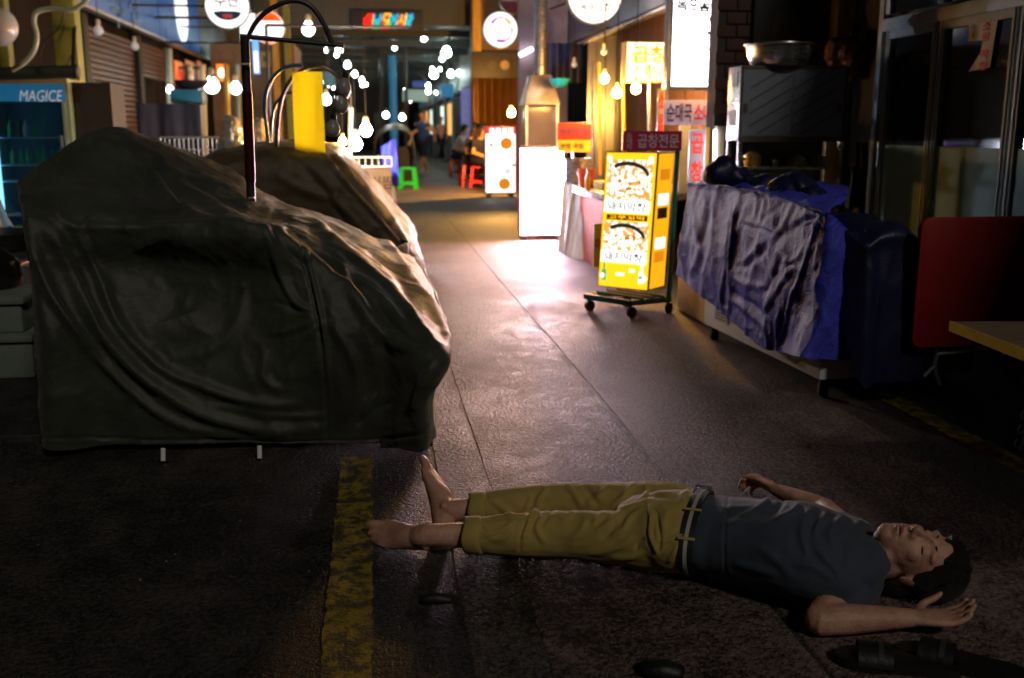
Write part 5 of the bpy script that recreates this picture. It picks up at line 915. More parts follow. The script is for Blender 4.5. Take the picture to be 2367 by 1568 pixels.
# chimney hood, duct, glass case
hd_ = thing('chimney_hood', 'tapered steel hood on a tall round duct over a glass cooking case', 'hood', (2.3, 12.0, 0)); YH = 12.0
X0, X1, Z0, Z1 = rectY(1213, 172, 1296, 242, YH); xm = X0+(X1-X0)*.42
obj('hood', MB().hexa([(X0, YH, Z0), (X1, YH, Z0), (X1, YH+.5, Z0), (X0, YH+.5, Z0)], [(xm-.09, YH+.12, Z1), (xm+.16, YH+.12, Z1), (xm+.16, YH+.38, Z1), (xm-.09, YH+.38, Z1)]), mat('hood_steel', (.6, .52, .42), .38, metal=.6, var=.3, vs=5), hd_, bevel=.01)
obj('duct', MB().tube([(xm+.05, YH+.25, Z1-.01), (xm+.05, YH+.25, 4.2)], .078, 20), m_stain, hd_)
for k_ in range(9): obj('duct_ring', MB().lathe([(.079, -.008), (.083, 0), (.079, .008)], (xm+.05, YH+.25, Z1+.12+k_*.2), 20), m_stain, hd_)
zc_ = PY(1258, 338, YH)[2]; bx('glass_case', mat('case_glass', (.3, .22, .16), .1, var=.2, alpha=.45), hd_, X0+.04, X1-.02, YH+.05, YH+.45, zc_, Z0-.03)
for x in (X0+.03, X1-.03): bx('case_post', m_steel, hd_, x-.01, x+.01, YH+.03, YH+.05, .0, Z0-.005)
bx('case_base', m_stain, hd_, X0+.02, X1, YH+.02, YH+.48, .5, zc_-.003)
# ============================================================ LEFT SIDE
# drinks fridge
YF = 9.4; X0, X1, Z0, Z1 = rectY(-25, 182, 168, 470, YF)
fg = thing('drinks_fridge', 'glass door drinks fridge with glowing blue header at the left edge', 'fridge', ((X0+X1)/2, YF+.3, 0)); m_mint = mat('mint_enamel', (.3, .42, .34), .4, var=.1)
for nm, a in (('side', (X0-.05, X0, YF, YF+.6, 0, Z1)), ('side', (X1-.035, X1, YF, YF+.6, 0, Z1)), ('back', (X0, X1-.035, YF+.56, YF+.6, 0, Z1)), ('base', (X0, X1-.035, YF, YF+.6, 0, .35)), ('top', (X0, X1-.035, YF, YF+.6, Z1-.04, Z1))): bx(nm, m_mint if nm != 'back' else mat('fridge_inner', (.03, .09, .15), .5), fg, *a)
zh = PY(80, 235, YF)[2]; hd2 = bx('header', glow('header_blue', (.02, .2, .42), .08), fg, X0+.005, X1-.04, YF-.01, YF+.05, zh, Z1-.045); p = PY(96, 222, YF)
lettering('MAGICE', (p[0], YF-.013, p[2]), (X1-X0)*.52, .095, mat('silver_letters', (.75, .8, .82), .4, emit=.05), hd2, shear=.25, bold=0.)
bx('header_trim', mat('pale_trim', (.55, .6, .58), .4), fg, X0, X1, YF-.012, YF, Z1-.045, Z1+.01)
for k_, z in enumerate((.45, .75, PY(80, 382, YF)[2], PY(80, 318, YF)[2])):
    sh_ = bx('shelf', mat('shelf_blue', (.3, .5, .6), .4), fg, X0+.01, X1-.045, YF+.12, YF+.5, z-.012, z)
    for j in range(10 if k_ == 2 else (4 if k_ == 3 else 0)):
        bt = obj('bottle', MB().lathe([(.026, 0), (.027, .08), (.01, .125), (.009, .15), (.002, .152)], (X0+.12+j*.066, YF+.2+.03*(j % 2), z+.001), 12), (mat('green_glass', (.02, .25, .07), .12), mat('brown_glass', (.12, .05, .02), .12), mat('clear_bottle', (.35, .45, .45), .15))[(j+k_) % 3 if k_ != 2 else 0], fg)
obj('inner_lamp', MB().tube([(X0+.02, YF+.1, .5), (X0+.02, YF+.1, zh-.05)], .018, 8), glow('fridge_lamp', (.2, .6, 1.), .9), fg)
bx('glass_door', mat('fridge_glass', (.02, .10, .2), .05, var=0, alpha=.28), fg, X0+.02, X1-.05, YF+.005, YF+.015, .36, zh-.01); bx('door_frame', m_mint, fg, X1-.06, X1-.036, YF-.012, YF+.02, .33, zh-.002); bx('door_handle', m_steel, fg, X1-.1, X1-.075, YF-.04, YF-.01, .8, 1.15, .004)
bx('locker', mat('grey_metal_cab', (.035, .032, .035), .6, var=.2, spec=.2), fg, X1+.02, X1+.33, YF+.1, YF+.6, 0, PY(190, 190, YF)[2])
cp = thing('awning_roll', 'dark rolled awning above the drinks fridge', 'awning', PY(80, 170, 9.3)); obj('roll', MB().tube([PY(-40, 172, 9.3), PY(178, 166, 9.3)], .055, 16), mat('dark_green_canvas', (.02, .03, .022), .7, bump=.4), cp); obj('end_cap', MB().lathe([(.06, -.01), (.062, 0), (.05, .012)], tuple(PY(180, 166, 9.3)), 16, Matrix.Rotation(math.pi/2, 4, 'Y')), m_black, cp)
obj('arm', MB().tube([PY(170, 166, 9.3), PY(172, 60, 10.4)], .02, 8), m_black, cp)
# column, globe lamp, hose
m_ycol = mat('yellow_green_paint', (.2, .195, .03), .5, var=.15)
tag(obj('pillar', MB().box(PY(123, 80, 10.3)[0], PY(176, 80, 10.3)[0], 10.3, 10.5, 0, 4.5), m_ycol, bevel=.012), 'yellow-green painted pillar behind the drinks fridge', 'pillar'); tag(obj('pillar', MB().box(PY(-8, 100, 10.6)[0], PY(18, 100, 10.6)[0], 10.6, 10.75, 0, 4.5), m_ycol, bevel=.012), 'narrow yellow-green pillar at the left border', 'pillar')
c = PY(-6, 62, 8.6); gl = thing('globe_lamp', 'unlit grey globe lamp cut by the left border', 'lamp', c); b = MB(); ellip(b, c, .15, .15, .15, n=24); obj('globe', b, mat('milk_glass', (.4, .4, .4), .25, var=.05), gl); obj('stem', MB().tube([c+[0, 0, .14], c+[0, 0, .9]], .02, 8), m_dsteel, gl)
tag(obj('hose', MB().tube([PY(x, y, 8.9) for x, y in ((215, -20), (191, 10), (161, 24), (121, 20), (86, 28), (78, 50), (85, 83), (78, 118), (55, 146), (28, 162))], .021, 10, smooth=6), mat('pale_hose', (.35, .38, .3), .4)), 'pale curved hose looping down over the drinks fridge', 'hose')
for k_, pts in enumerate((((148, 24), (140, 60), (105, 95), (92, 130)), ((175, 60), (172, 110), (160, 140), (150, 160)))): tag(obj('cable', MB().tube([PY(x, y, 10.2) for x, y in pts], .008, 6, smooth=5), m_black), ('thin black cable sagging left of the yellow-green pillar', 'thin black cable along the right of the yellow-green pillar')[k_], 'cable')
# roller shutters on the left facade
lb = thing('shop_row', 'row of shops with roller shutters and blue fascia along the left', 'building', (XL, 18, 0)); m_shut = mat('brown_shutter', (.10, .04, .012), .42, metal=.2, var=.35, vs=5)
yA, yB, yC, yD = PX(208, 200, XL)[1], PX(316, 200, XL)[1], PX(326, 200, XL)[1], PX(390, 150, XL)[1]
bx('wall', mat('brown_plaster', (.02, .013, .010), .9, var=.3, vs=2, spec=.08), lb, XL-.3, XL-.06, 8, 34, 0, 4.6)
def shutter(ya, yb, z0, z1, nm):
    g_ = bx(nm, m_dark, lb, XL-.055, XL-.03, ya, yb, z0, z1); sm_ = MB(); A = np.array([[(0, 0, -.035), (.022, 0, -.028), (.03, 0, 0), (.022, 0, .028), (0, 0, .035)], [(0, yb-ya, -.035), (.022, yb-ya, -.028), (.03, yb-ya, 0), (.022, yb-ya, .028), (0, yb-ya, .035)]]); me = MB().grid(A).mesh('slat', m_shut); n = int((z1-z0)/.075)
    for i in range(n): o = link('slat', me, g_); o.location = (XL-.028, ya, z0+.04+i*.075)
shutter(yA, yB, .02, 2.5, 'roller_shutter'); shutter(yC, yD, PX(350, 182, XL)[2], 2.55, 'roller_shutter')
for x, w_ in ((198, .12), (321, .12), (394, .06)): y = PX(x, 200, XL)[1]; bx('mullion', m_black if w_ > .1 else m_alu, lb, XL-.06, XL+.06, y-w_, y+w_, 0, 2.6, .004)
zb = PX(300, 53, XL+.25)[2]; XFs = XL+.25
m_bl1 = glow('blue_fascia_lit', (.004, .06, .22), .16); m_bl2 = mat('grey_fascia', (.12, .13, .16), .4, var=.3, vs=1.2)
yy = [PX(x, 60, XFs)[1] for x in (150, 280, 368, 430, 460)]+[PX(560, 150, XFs)[1]]
for i in range(5): bx('fascia_panel', m_bl1 if i < 4 else m_bl2, lb, XFs-.06, XFs-.006*(i % 2), yy[i], yy[i+1]-.015, zb, zb+1.3, .004)
bx('fascia_lip', m_steel, lb, XFs-.08, XFs+.02, yy[0], yy[-1], zb-.05, zb-.01); bx('soffit', m_dark, lb, XL-.05, XFs-.08, yy[0], yy[-1], zb+.02, zb+.06)
p = PX(418, 22, XFs); R = Matrix.Rotation(math.pi/2, 4, 'Y'); obj('fascia_emblem', MB().lathe([(.02, .0), (.55, .0), (.55, .02), (.02, .022)], (XFs, p[1], p[2]), 40, R), glow('emblem_white', (.85, .92, 1.), .35), lb)
for k_, ch in enumerate('수산'): q = PX(270+k_*40, 18, XFs); lettering(ch, (XFs+.004, q[1], q[2]), .7, .5, mat('fascia_pale_letters', (.1, .25, .42), .5), lb, FACE_E)
for x, y, Y in ((228, 72, 11.6), (312, 108, 13.4)): bulb(x, y, Y, 'unlit clear bulb under the blue fascia, %s' % ('left of the first post' if x < 250 else 'before the second shutter'), r=.05, s=.04, cordtop=zb, group='unlit bulbs under the blue fascia')
# open lit shop on the left
p = PX(430, 165, XL); 
for k_, (xa, xb) in enumerate(((404, 427), (431, 455), (458, 468))):
    ya, yb = PX(xa, 165, XL+.02)[1], PX(xb, 165, XL+.02)[1]; za, zb3 = PX((xa+xb)/2, 190, XL+.02)[2], PX((xa+xb)/2, 143, XL+.02)[2]; t = thing('menu_poster', ('red and orange food poster, leftmost in the lit left shop', 'red and orange food poster, middle of three in the lit left shop', 'red and orange food poster, rightmost in the lit left shop')[k_], 'poster', (XL, (ya+yb)/2, za), group='posters in the left shop')
    bx('sheet', printmat('poster_food%d' % k_, (.75, .05, .02), (.7, .35, .1), 3.5, emit=.14, thr=.5), t, XL+.01, XL+.02, ya, yb, za, zb3); bx('band', m_redp, t, XL+.021, XL+.025, yb-(yb-ya)*.25, yb, za, zb3)
t, f, (X0, X1, Z0, Z1) = board('wall_lightbox', 'small orange glowing sign with white middle in the left shop', 'lightbox', 499, 147, 526, 190, 19.5, .12, glow('orange_sign', (1., .22, .01), .28), m_dsteel, edge=.012); obj('flame_print', oval((X1-X0)*.3, (Z1-Z0)*.26, 19.494, (X0+X1)/2, (Z0+Z1)/2), glow('flame_white', (1, .9, .7), .8), f, smooth=False); bx('bracket', m_dsteel, t, XL-.05, X0, 19.55, 19.6, Z1-.1, Z1-.06)
for x, y, Y, r, s, lb_ in ((490, 200, 17.5, .12, 7., 'bright white globe light in the left shop under the orange sign'), (470, 203, 18.5, .09, 5., 'bright white globe light just left of the brightest in the left shop'), (545, 206, 19.0, .10, 9., 'bright white round light beside the maroon post'), (393, 208, 15.2, .05, 8., 'small white lamp at the foot of the pale pipe in the left shop')): bulb(x, y, Y, lb_, r=r, col=(.95, 1., .95), s=s*.3, cordtop=2.6, group='white lights in the left shop')
tag(obj('drain_pipe', MB().tube([PY(390, 115, 15.4), PY(393, 330, 15.4)], .045, 10), mat('pale_green_pipe', (.45, .55, .5), .4)), 'pale green pipe right of the second shutter', 'pipe')
for k_, (x, w_, m_) in enumerate(((436, .06, m_stain), (468, .05, m_cream), (523, .05, m_honey), (548, .05, m_alu))): tag(obj('shop_post', MB().tube([PY(x, 150, 17.+k_), np.array([*PY(x, 300, 17.+k_)[:2], 0])], w_, 10), m_), ('steel', 'cream', 'honey coloured', 'pale metal')[k_]+' upright post inside the lit left shop', 'post')
# counter things on the left: wok, blue box, cloth covered table, wire rack
p = PY(437, 196, 12.6); zt4 = PY(430, 238, 12.6)[2]; bb = rectY(393, 207, 468, 238, 12.6)
tag(obj('blue_crate', MB().box(bb[0], bb[1], 12.6, 12.95, bb[2], bb[3]), mat('blue_plastic', (.02, .14, .24), .4), bevel=.01), 'blue plastic box under the black wok', 'box')
wk = thing('wok', 'large black wok resting on the blue box', 'wok', (p[0], 12.78, bb[3])); obj('pan', MB().lathe([(.06, 0), (.14, .03), (.19, .08), (.2, .11), (.19, .11), (.13, .045), (.05, .012)], (p[0], 12.78, bb[3]+.001), 26), m_black, wk); obj('handle', MB().tube([(p[0]+.18, 12.75, bb[3]+.1), (p[0]+.28, 12.7, bb[3]+.17)], .012, 8), m_dsteel, wk)
X0, X1, Z0, Z1 = rectY(322, 240, 462, 318, 12.3); ct = thing('cloth_table', 'table draped in dark grey cloth below the black wok', 'table', ((X0+X1)/2, 12.6, 0)); A = []
for v_ in np.linspace(0, 1, 14): A.append([(X0-.02+(X1-X0+.04)*u_, 12.28-.04*v_*math.sin(u_*34)-.02*math.sin(u_*15), Z1*(1-v_)+.05*v_) for u_ in np.linspace(0, 1, 60)])
A.insert(0, [(X0+(X1-X0)*u_, 12.95, Z1+.01) for u_ in np.linspace(0, 1, 60)]); obj('cloth', MB().grid(np.array(A)), mat('grey_cloth', (.03, .03, .042), .8, spec=.2), ct); bx('table', m_dsteel, ct, X0+.04, X1-.04, 12.34, 12.94, .0, Z1-.01)
X0, X1, Z0, Z1 = rectY(372, 318, 524, 392, 8.6); wr = thing('wire_rack', 'white wire grid rack behind the front cart', 'rack', ((X0+X1)/2, 8.6, 0)); m_wire = mat('white_wire', (.7, .74, .7), .4)
for z in (Z1, Z1-.1, Z1-.2, Z1-.3): obj('wire', MB().tube([(X0, 8.6, z), (X1, 8.6, z)], .008 if z == Z1 else .004, 6), m_wire, wr)
for k_ in range(15): x = X0+(X1-X0)*k_/14; obj('wire', MB().tube([(x, 8.6, Z1), (x, 8.6, .0 if k_ in (0, 14) else Z1-.4)], .004 if 0 < k_ < 14 else .01, 6), m_wire, wr)
# shiny plastic wrapped goods
m_film = mat('clear_film', (.7, .62, .5), .12, metal=.35, var=.3, bump=.8, bs=22, coat=.5)
def wrapped(x, y, w_, h_, Y, label, seed):
    p = PY(x, y+h_, Y); b = MB(); s_ = Y/2301
    loft(b, [(p[0], Y, max(.02, p[2]), w_*s_*.5, .12), (p[0], Y, p[2]+h_*s_*.5, w_*s_*.55, .13), (p[0], Y, p[2]+h_*s_, w_*s_*.35, .08)], up=(0, 1, 0)); loft(b, [(p[0], Y, .0, w_*s_*.5, .12), (p[0], Y, p[2], w_*s_*.5, .12)], up=(0, 1, 0))
    me = remesh(b, 'wrapped_goods', .015, 1, m_film); co, no = mesh_arrays(me); co += no*(.03*(1-np.abs(vnoise(co*[1, 1, .35], 22, seed)))+.012*vnoise(co, 50, seed+1))[:, None]; co[:, 2] = np.maximum(co[:, 2], .0); set_co(me, co); tag(link('wrapped_goods', me), label, 'bundle', 'film wrapped goods behind the front cart')
wrapped(540, 295, 46, 110, 8.3, 'film wrapped bundle just left of the maroon post', 101); wrapped(604, 292, 28, 100, 8.5, 'narrow film wrapped bundle just right of the maroon post', 105)
# bottle poster by the shutter
X0, X1, Z0, Z1 = rectY(218, 240, 236, 300, 10.6); tag(obj('gas_bottle', MB().lathe([(.055, 0), (.06, .02), (.06, PY(227, 258, 10.6)[2]), (.03, PY(227, 245, 10.6)[2]), (.02, PY(227, 238, 10.6)[2])], ((X0+X1)/2, 10.6, 0.001), 16), printmat('label_red', (.6, .03, .02), (.8, .6, .3), 6, thr=.55)), 'tall red and white canister between fridge locker and shutter', 'canister')
# round and square signs, left
t, f, c, r = disc_sign('round_lightbox', 'round white glowing sign with dark blue smile-shaped band, cut by the top edge', 525, 14, 47, 15.0, m_sw, m_rim, XFs)
cr_ = [(c[0]+r*.62*math.cos(t_), c[2]-r*.28+r*.02-r*.38*abs(math.sin(t_))) for t_ in np.linspace(math.pi, 2*math.pi, 16)]; obj('band', MB().add([(x, c[1]-.011, z) for x, z in cr_]+[(c[0]+r*.3, c[1]-.011, c[2]-r*.22), (c[0]-r*.3, c[1]-.011, c[2]-r*.22)], [tuple(range(18))]), glow('navy_ink', (.01, .04, .1), .08), f, smooth=False)
lettering('대박', (c[0], c[1]-.013, c[2]-r*.46), r*.42, r*.2, m_rk, f); lettering('수산', (c[0], c[1]-.013, c[2]+r*.22), r*1.1, r*.56, m_dk, f, bold=.03)
t, f, (X0, X1, Z0, Z1) = board('square_lightbox', 'white glowing square sign between the two round signs', 'lightbox', 553, 30, 592, 96, 16.5, .1, m_sw, m_rim, edge=.012); bx('bracket', m_dsteel, t, XFs, X0, 16.53, 16.56, Z1-.1, Z1-.06)
t, f, c, r = disc_sign('round_lightbox', 'round glowing sign with red top band behind the hoop', 620, 64, 35, 18.5, m_sw, mat('orange_rim', (.5, .2, .02), .4), XFs)
cr_ = [(c[0]+r*.93*math.cos(t_), c[2]+r*.93*math.sin(t_)) for t_ in np.linspace(.42, math.pi-.42, 14)]; obj('red_band', MB().add([(x, c[1]-.011, z) for x, z in cr_], [tuple(range(14))]), glow('band_red', (1., .12, .005), .24), f, smooth=False)
cr_ = [(c[0]+r*.93*math.cos(t_), c[2]-r*.93*math.sin(t_)) for t_ in np.linspace(.95, math.pi-.95, 10)]; obj('red_band', MB().add([(x, c[1]-.011, z) for x, z in cr_], [tuple(range(10))]), MATS['band_red'], f, smooth=False); lettering('안산', (c[0], c[1]-.013, c[2]+r*.58), r*.7, r*.24, m_redp, f)
t, f, (X0, X1, Z0, Z1) = board('narrow_lightbox', 'narrow blue and white glowing strip sign just right of the maroon post', 'lightbox', 584, 86, 599, 172, 15.5, .06, glow('strip_blue', (.15, .4, 1.), .3), m_rim, edge=.004); bx('lower_face', m_sw, f, X0+.02, X1-.02, 15.49, 15.497, Z0+.03, Z0+(Z1-Z0)*.62); bx('bracket', m_dsteel, t, XFs, X0, 15.53, 15.55, Z1-.1, Z1-.07)
wl = thing('kiosk_wall', 'brown kiosk wall behind the yellow cloth', 'kiosk', PY(640, 300, 20.)*[1, 1, 0]); a_ = rectY(592, 100, 684, 330, 20.); bx('wall', mat('brown_wall', (.16, .095, .05), .7, var=.25), wl, a_[0]-.8, a_[1], 20., 22., 0, a_[3]); q = rectY(602, 120, 626, 156, 19.97); bx('notice', mat('tan_paper', (.45, .33, .15), .7), wl, q[0], q[1], 19.97, 19.99, q[2], q[3]); lettering('복', ((q[0]+q[1])/2, 19.968, (q[2]+q[3])/2), .12, .14, m_black, wl)
for x in (632, 660): q = PY(x, 0, 19.9); bx('corner_post', m_honey if x == 632 else m_ycol, wl, q[0]-.06, q[0]+.06, 19.85, 19.97, 0, 4.4)
bulb(713, 69, 22.5, 'white globe light inside the hoop of the lamp frame', r=.13, col=(.92, .97, 1.), s=4., cordtop=4.2, group='white globe lights along the market roof')
# third stall with the bright work lamps
s3 = thing('fish_stall', 'open stall with wire tray and brown lettered panel under bright work lamps', 'stall', (-.1, 10.4, 0)); a_ = rectY(806, 384, 906, 460, 10.0)
bx('panel', mat('brown_card', (.2, .14, .09), .7, var=.15), s3, a_[0], a_[1], 10., 10.03, max(.1, a_[2]), a_[3], .004); lettering('홍어찜', ((a_[0]+a_[1])/2+.05, 9.995, a_[2]+(a_[3]-a_[2])*.5), (a_[1]-a_[0])*.75, .13, m_black, s3, bold=0.)
bx('body', m_dark, s3, a_[0]-.5, a_[1]-.02, 10.05, 11.4, .08, a_[3]-.05); tz0, tz1 = PY(850, 386, 9.95)[2], PY(850, 364, 9.95)[2]
for z in (tz0, tz1): obj('tray_wire', MB().tube([(a_[0]-.02, 9.95, z), (a_[1], 9.95, z)], .008, 6), m_wire, s3)
for k_ in range(8): x = a_[0]-.02+(a_[1]-a_[0]+.02)*k_/7; obj('tray_wire', MB().tube([(x, 9.95, tz0), (x, 9.95, tz1), (x, 10.3, tz1-.02)], .005, 6), m_wire, s3)
obj('lamp_pole', MB().tube([PY(807, 440, 9.9), PY(811, 250, 9.9)], .022, 10), mat('pale_pole', (.6, .66, .7), .3), s3)
A = np.array([[PY(880+34*u_+10*v_, 340+90*v_-20*u_*(1-v_), 11.0+.03*math.sin(7*u_+5*v_)) for u_ in np.linspace(0, 1, 10)] for v_ in np.linspace(0, 1, 16)]); obj('tarpaulin', MB().grid(A), m_tarp, s3, ang=180)
tag(obj('white_bag', MB().lathe([(.05, 0), (.09, .05), (.06, .25), (.02, .3)], tuple(PG(912, 490)+[-.05, 0, .1]), 14), m_white), 'small white bag at the foot of the fish stall', 'bag')
bulb(846, 302, 9.1, 'blazing white work lamp, upper of the two over the fish stall', r=.05, col=(1., .82, .66), s=140., cordtop=2.2, group='work lamps over the fish stall'); bulb(822, 334, 10.2, 'blazing white work lamp, lower of the two over the fish stall', r=.06, col=(.72, .8, 1.), s=230., cordtop=2.2, group='work lamps over the fish stall')
bulb(792, 328, 8.55, 'added small amber lamp lighting the sloping side of the second cart', r=.028, col=(1., .43, .04), s=600., cordtop=1.55, group='work lamps over the fish stall')  # lamp added to throw amber light down the canvas slope
obj('added_lamp_arm', MB().tube([PY(811, 250, 9.9), [PY(811, 250, 9.9)[0], 9.9, 1.55], [PY(792, 328, 8.55)[0], 8.55, 1.55]], .012, 8), m_dsteel, s3)  # arm added only to carry the extra amber lamp
obj('cross_rail', MB().tube([(-1.0, 10.4, 2.2), (.4, 10.4, 2.2)], .015, 8), m_dsteel, s3); obj('rail_post', MB().tube([(-1.0, 10.4, 0), (-1.0, 10.4, 2.2)], .015, 8), m_dsteel, s3)
bulb(754, 232, 13.5, 'white bulb peeping right of the yellow cloth', r=.06, col=(.95, 1., .95), s=8., cordtop=2.8, group='white lights in the left shop')
s4 = thing('covered_stall', 'brown tarpaulin covered stall beside the green stool', 'stall', (.4, 23.8, 0)); K = [[PY(x, y, Y) for x, y in pts] for Y, pts in ((23., ((868, 405), (870, 330), (900, 300), (940, 305), (956, 340), (962, 400))), (23.6, ((868, 404), (866, 318), (900, 290), (942, 295), (958, 335), (962, 398))), (24.8, ((870, 404), (868, 325), (900, 296), (940, 300), (955, 340), (958, 398))))]
A = cgrid(np.array(K), 8, 8); A[..., 2] = np.maximum(A[..., 2], .02); sh = A.shape; co = A.reshape(-1, 3); co = co+np.stack([np.zeros(len(co)), .04*vnoise(co, 7, 130), .03*vnoise(co, 7, 131)], -1); obj('tarpaulin', MB().grid(co.reshape(sh)), mat('brown_tarp', (.16, .12, .09), .6, var=.2), s4, ang=180); bx('frame', m_dark, s4, .2, .9, 23.3, 24.6, 0, .8)
# foam boxes, table and seated person far left
fb = thing('foam_box', 'white foam box with lid on the ground at the left edge, upper one', 'box', PG(60, 840)); b0 = PY(-30, 790, 5.1)[0]; b1 = PY(72, 790, 5.1)[0]; m_foam = mat('grey_foam', (.14, .17, .15), .8, var=.15)
bx('body', m_foam, fb, b0-.2, b1-.03, 5.1, 5.5, .22, .36, .012); bx('lid', m_foam, fb, b0-.22, b1-.01, 5.08, 5.52, .362, .40, .012)
fb2 = thing('foam_box', 'larger foam box under the lidded one at the left edge', 'box', PG(60, 870)); bx('body', m_foam, fb2, b0-.2, b1+.02, 5.05, 5.6, .0, .18, .015); bx('lid', m_foam, fb2, b0-.22, b1+.03, 5.03, 5.62, .182, .218, .012)
p = PY(25, 690, 5.5); tag(obj('black_bag', MB().lathe([(.1, 0), (.13, .06), (.12, .14), (.05, .2), (.02, .21)], (p[0]-.03, 5.4, .402), 16), mat('black_film', (.012, .012, .012), .15, bump=1., bs=14)), 'shiny black plastic bag on the foam box', 'bag')
tag(obj('steel_basin', MB().lathe([(.2, 0), (.24, .1), (.25, .1), (.21, .0)], (PY(-12, 600, 6.2)[0], 6.2, PY(0, 575, 6.2)[2]), 24), m_dsteel), 'dark basin at the left edge in front of the seated person', 'basin'); bs3 = PY(-12, 600, 6.2); 
tbx = thing('low_table', 'dark low table holding the basin at the left edge', 'table', (bs3[0], 6.2, 0)); bx('top', m_dark, tbx, bs3[0]-.5, bs3[0]+.32, 5.95, 6.5, PY(0, 578, 6.2)[2]-.03, PY(0, 578, 6.2)[2]-.002); 
for dx in (-.45, .27): bx('leg', m_dsteel, tbx, bs3[0]+dx, bs3[0]+dx+.03, 6.0, 6.03, 0, PY(0, 578, 6.2)[2]-.03)
st2 = PG(35, 720); rs = thing('red_stool', 'red seat under the person in the light blue shirt', 'stool', (PY(42, 610, 7.6)[0], 7.6, 0)); zs2 = PY(40, 605, 7.6)[2]; bx('seat', m_redp, rs, PY(18, 610, 7.6)[0], PY(62, 610, 7.6)[0], 7.45, 7.75, zs2-.03, zs2, .01); [bx('leg', m_redp, rs, PY(x, 610, 7.6)[0]-.01, PY(x, 610, 7.6)[0]+.01, y, y+.02, 0, zs2-.03) for x in (22, 58) for y in (7.47, 7.71)]
# ============================================================ FAR MARKET
# arcade roof with beam and running-letter sign
m_roof = mat('roof_panel', (.06, .085, .095), .5, var=.3, vs=.8); m_beam = mat('roof_beam', (.05, .05, .048), .6)
ar = thing('market_roof', 'dark arcade roof with beams across the far market', 'roof', (0, 40, 0)); zr = 3.62
bx('front_beam', m_beam, ar, -4.2, 4.4, 24., 24.5, zr-.08, zr+.85); bx('upper_beam', m_beam, ar, -4.2, 4.4, 23.6, 24.2, zr+1.3, zr+1.6)
for i in range(12):
    for j in range(4): bx('roof_panel', m_roof, ar, -4.1+j*2.1, -2.05+j*2.1, 24.55+i*3., 27.5+i*3., zr+.02+.01*((i+j) % 2), zr+.07+.01*((i+j) % 2))
for i in range(12): bx('rafter', m_beam, ar, -4.1, 4.3, 25.9+i*3., 26.02+i*3., zr-.16, zr+.01)
for x in (-3.9, 4.1):
    for i in range(5): bx('column', m_beam, ar, x-.1, x+.1, 24.1+i*8, 24.3+i*8, 0, zr+.01)
X0, X1, Z0, Z1 = rectY(822, 24, 968, 68, 23.9); ld = thing('running_letter_sign', 'red, yellow, blue and green running letter sign on the dark beam', 'sign', ((X0+X1)/2, 23.9, Z0)); bx('case', m_black, ld, X0-.1, X1+.1, 23.9, 24., Z0, Z1, .01)
lc = dict(r=glow('led_red', (1., .01, .005), .4), y=glow('led_yellow', (1., .4, .01), .4), b=glow('led_blue', (.01, .22, .7), .3), g=glow('led_green', (.0, .6, .06), .3), w=glow('led_white', (.9, .95, 1.), .4))
for x, ch, k_ in ((853, '#', 'r'), (874, '남', 'b'), (893, '도', 'y'), (911, '어', 'b'), (930, '시', 'y'), (946, '장', 'b')): p = PY(x, 47, 23.9); lettering(ch, (p[0], 23.893, p[2]), .23, .3, lc[k_], ld, shear=.3, bold=.02); lettering(ch, (p[0]-.03, 23.897, p[2]-.03), .25, .32, lc['r' if k_ in 'ry' else 'g'], ld, shear=.3, bold=.035)
# lamps down the market
LAMPS = ((784, 116, 27, .13, 6), (778, 128, 28, .08, 4), (803, 151, 32, .14, 6), (820, 172, 36, .14, 6), (837, 186, 41, .14, 6), (846, 196, 46, .1, 6), (838, 197, 50, .12, 6), (755, 117, 26, .08, 3), (924, 131, 36, .12, 5), (982, 121, 34, .14, 5), (980, 90, 27, .1, 12), (912, 111, 30, .1, 2.5), (1032, 122, 27, .18, 8), (1022, 137, 30, .1, 5), (1003, 173, 34, .19, 8), (1017, 161, 34, .08, 5), (990, 199, 38, .12, 8), (990, 212, 42, .14, 8), (1008, 215, 42, .08, 5), (1042, 172, 30, .14, 6), (1060, 170, 26, .1, 2.5), (892, 267, 24, .1, 6), (930, 272, 24, .1, 6))
ORD = 'topmost second third fourth fifth sixth seventh eighth ninth tenth eleventh twelfth lowest lowest lowest'.split()
lamp_set = lambda x, y: 2 if y > 240 else int(x >= 870)
for x, y, Y, r, s in LAMPS:
    rk = sum(1 for q in LAMPS if lamp_set(q[0], q[1]) == lamp_set(x, y) and (q[1], q[0]) < (y, x)); st_ = lamp_set(x, y)
    bulb(x, y, Y, ('round white market lamp, %s from the top in the row left of the blue column' % ORD[rk], 'round white market lamp, %s from the top among those right of the blue column' % ORD[rk], 'low round white lamp, %s of the pair above the covered stall' % ('left' if x < 910 else 'right'))[st_].replace('topmost from the top', 'topmost').replace('lowest from the top', 'lowest'), r=r*.66, col=(.8, 1., .9), s=s*1.3, cordtop=zr-.0, shade=False, group='market lamps left of the blue column' if x < 870 else ('market lamps right of the blue column' if y < 240 else 'low lamps behind the covered stall'))
a_ = rectY(899, 128, 917, 258, 29); tag(obj('banner_pole', MB().tube([((a_[0]+a_[1])/2, 29, 0), ((a_[0]+a_[1])/2, 29, a_[3])], .105, 14), mat('blue_with_glow', (.01, .17, .38), .4, emit=.05, ecol=(.01, .2, .45))), 'bright blue round column standing in the middle of the far market', 'column')  # slight glow put into the blue paint; the column is no lamp
for x, y0, y1, Y, lb_ in ((880, 120, 300, 31, 'thin dark pole left of the blue column'), (938, 110, 300, 31, 'thin dark pole right of the blue column')): tag(obj('pole', MB().tube([PY(x, y0, Y), np.array([*PY(x, y1, Y)[:2], 0])], .05, 8), m_dsteel), lb_, 'pole')
